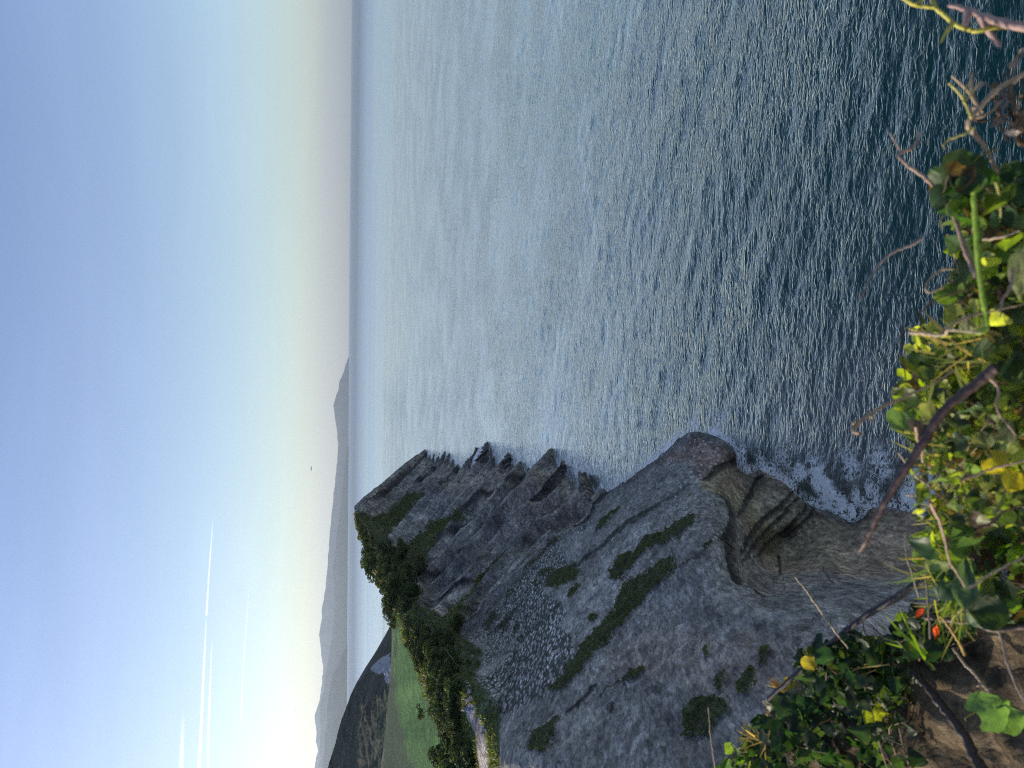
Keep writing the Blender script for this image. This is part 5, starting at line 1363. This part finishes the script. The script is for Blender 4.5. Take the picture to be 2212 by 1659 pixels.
cane('frayed dry frond reaching out over the water', [(2060, 800), (2020, 825), (1970, 850), (1925, 870), (1895, 885), (1865, 905), (1842, 928), (1860, 938)], 1.3, 1.2, 0.0018, 0.003, (0.30, 0.21, 0.13), name='dry_frond', cat='frond', side=[(40, .2, -.6, .02), (36, -.4, .5, .02), (32, .2, .7, .02), (44, .6, .2, .02)], seed=14)
cane('pale thorny twig slanting over the brown lower rock', [(2065, 995), (2050, 1010), (2030, 1030), (2000, 1058), (1975, 1070), (1958, 1068)], 1.5, 1.55, 0.0028, 0.0016, (0.42, 0.32, 0.20), 5, name='dry_twig', cat='twig', seed=15)
cane('thin pale twig crossing the foam by the dark cane', [(1940, 978), (1965, 1010), (1985, 1035), (2010, 1050)], 1.45, 1.5, 0.0016, 0.0024, (0.26, 0.20, 0.16), name='dry_twig', cat='twig', seed=16)
cane('reddish brown twig hanging beside the thick dark cane', [(1978, 920), (1982, 950), (1992, 975), (1996, 1000), (2030, 1020), (2055, 1045)], 1.4, 1.5, 0.0030, 0.0018, (0.28, 0.17, 0.12), name='dry_twig', cat='twig', seed=17)
cane('knobbly sunlit twig lying across the bare soil', [(2060, 1400), (2080, 1430), (2105, 1455), (2125, 1480), (2140, 1500), (2148, 1530)], 1.7, 1.62, 0.0028, 0.0038, (0.34, 0.26, 0.17), name='dry_twig', cat='twig', side=[(20, -.7, .3, .02), (24, .8, 0, .015)], seed=18)
cane('second thin twig on the soil, closer to the right edge', [(2140, 1320), (2160, 1370), (2175, 1430), (2195, 1480), (2215, 1520)], 1.55, 1.5, 0.0028, 0.0022, (0.26, 0.20, 0.15), name='dry_twig', cat='twig', seed=19)
cane('short green and yellow stalk pointing down onto the soil', [(2030, 1330), (2050, 1355), (2070, 1385), (2084, 1415)], 1.55, 1.55, 0.0018, 0.003, (0.45, 0.26, 0.05), name='green_stem', cat='stem', seed=20)
cane('dark woody root crossing above the soil bank', [(1990, 1330), (2040, 1338), (2100, 1345), (2150, 1358), (2225, 1350)], 1.75, 1.6, 0.007, 0.009, (0.06, 0.035, 0.025), name='root', cat='root', seed=21, wob=0.0015)
cane('weathered root sloping down across the middle of the soil', [(1960, 1440), (1990, 1470), (2030, 1520), (2070, 1570), (2110, 1640), (2130, 1690)], 2.0, 1.7, 0.008, 0.014, (0.05, 0.035, 0.028), name='root', cat='root', seed=22, wob=0.002)
cane('thin dark twig dropping from the thorny cane over pale rock', [(1862, 1338), (1868, 1365), (1880, 1385), (1882, 1400)], 2.0, 2.0, 0.0018, 0.001, (0.03, 0.025, 0.025), name='dry_twig', cat='twig', seed=23)
cane('second thin dark twig beside it, slanting towards the soil', [(1880, 1348), (1900, 1370), (1925, 1385), (1960, 1400)], 2.0, 1.95, 0.0015, 0.0028, (0.03, 0.025, 0.025), name='dry_twig', cat='twig', seed=24)
cane('slender bent straw with a hook over the brown rock', [(1985, 1290), (1970, 1240), (1958, 1200), (1955, 1150)], 1.7, 1.7, 0.0022, 0.0011, (0.30, 0.27, 0.16), name='straw', cat='straw', seed=25)
cane('stem rising beside the bent straw, darker and thicker', [(2010, 1380), (2005, 1300), (2000, 1220), (2012, 1120)], 1.65, 1.6, 0.0028, 0.0022, (0.12, 0.085, 0.06), name='withered_bramble', cat='bramble', seed=26)

def tuft(label, x, y, s_, n, ln, c, spreadpx, seed, dirpx=(-1, -0.3), wd=0.0022):
    g = np.random.default_rng(seed)
    mb = MB(); org = at(x, y, s_)
    for k in range(n):
        b0 = at(x + g.normal() * spreadpx, y + g.normal() * spreadpx, s_ + g.normal() * 0.05)
        d = D3 * (dirpx[0] + g.normal() * .45) + L3 * (dirpx[1] + g.normal() * .6) + F3 * g.normal() * .3
        d /= np.linalg.norm(d); l = ln * g.uniform(0.5, 1.2); side_ = np.cross(d, F3 + g.normal(size=3) * .3); side_ /= np.linalg.norm(side_)
        tt_ = np.linspace(0, 1, 7); droop = np.array([0, 0, -1.0]) * g.uniform(0.1, 0.6)
        cen = b0 + d * (tt_ * l)[:, None] + droop * (tt_ ** 2 * l * 0.5)[:, None]
        w = wd * g.uniform(0.5, 1.5) * (1 - tt_ ** 2 * 0.95)
        V = np.stack([cen - side_ * w[:, None], cen + side_ * w[:, None]], 1).reshape(-1, 3) - org
        mb.add(V, grid_faces(7, 2), np.array(c[k % len(c)]) * g.uniform(0.7, 1.3))
    o = mb.build('grass_tuft', GRASSM); o.location = org; tag(o, label, 'grass'); return o
GT = [(0.18, 0.26, 0.03), (0.30, 0.30, 0.08), (0.10, 0.18, 0.03), (0.40, 0.34, 0.16)]
tuft('tuft of thin sunlit grass above the scarlet leaf', 2040, 1240, 1.65, 80, 0.075, GT, 28, 1, wd=0.0013)
tuft('bright grass tuft beside the brown lower rock', 2055, 1150, 1.6, 50, 0.06, GT, 26, 2, wd=0.0013)
tuft('grass tuft with pale blades under the drooping blue green leaf', 2070, 1300, 1.6, 60, 0.08, GT, 24, 3, (-.6, .6), wd=0.0014)
tuft('two broad bright green grass blades beside the scarlet leaf', 2000, 1420, 1.7, 4, 0.13, [(0.20, 0.33, 0.03)], 6, 4, (-.55, -1), 0.004)
tuft('fan of dry straw at the tip of the ivy fringe', 1640, 1600, 2.4, 26, 0.10, [(0.42, 0.30, 0.15), (0.3, 0.2, 0.12)], 8, 5, (-1, -.5))
tuft('dry grass tuft around the top of the dark root', 1900, 1400, 2.1, 30, 0.08, [(0.3, 0.24, 0.1), (0.12, 0.15, 0.04)], 20, 6)
tuft('reddish sprig beside the yellow leaf at the ivy fringe', 1700, 1490, 2.3, 14, 0.07, [(0.45, 0.18, 0.08), (0.4, 0.3, 0.1)], 8, 7)
tuft('sunlit straw and grass among the bright leaves', 2060, 960, 1.5, 80, 0.08, GT, 40, 8)
tuft('loose straw woven through the leaves near the green stalk', 2120, 760, 1.35, 60, 0.09, [(0.4, 0.3, 0.15), (0.3, 0.32, 0.1)], 40, 9)

gg = np.random.default_rng(77)
for k in range(16):
    x = gg.uniform(2040, 2190); y = gg.uniform(420, 1250); a_ = gg.uniform(-0.6, 0.6) + (0 if k % 2 else 1.5); L_ = gg.uniform(90, 220)
    s0_ = gg.uniform(1.1, 1.35)
    pts_ = [(x + math.cos(a_) * t_ * L_ + gg.normal() * 8, y + math.sin(a_) * t_ * L_ + gg.normal() * 8) for t_ in (-.5, -.2, .1, .5)]
    cane('thin dry stem woven through the sunlit leafy tangle', pts_, s0_, s0_ + gg.uniform(-.1, .15), gg.uniform(.0015, .003), .0012,
         [(0.30, 0.2, 0.14), (0.14, 0.08, 0.06), (0.2, 0.2, 0.06), (0.4, 0.3, 0.2)][k % 4], name='dry_twig', cat='twig', seed=100 + k)['group'] = 'dry stems in the leafy tangle'
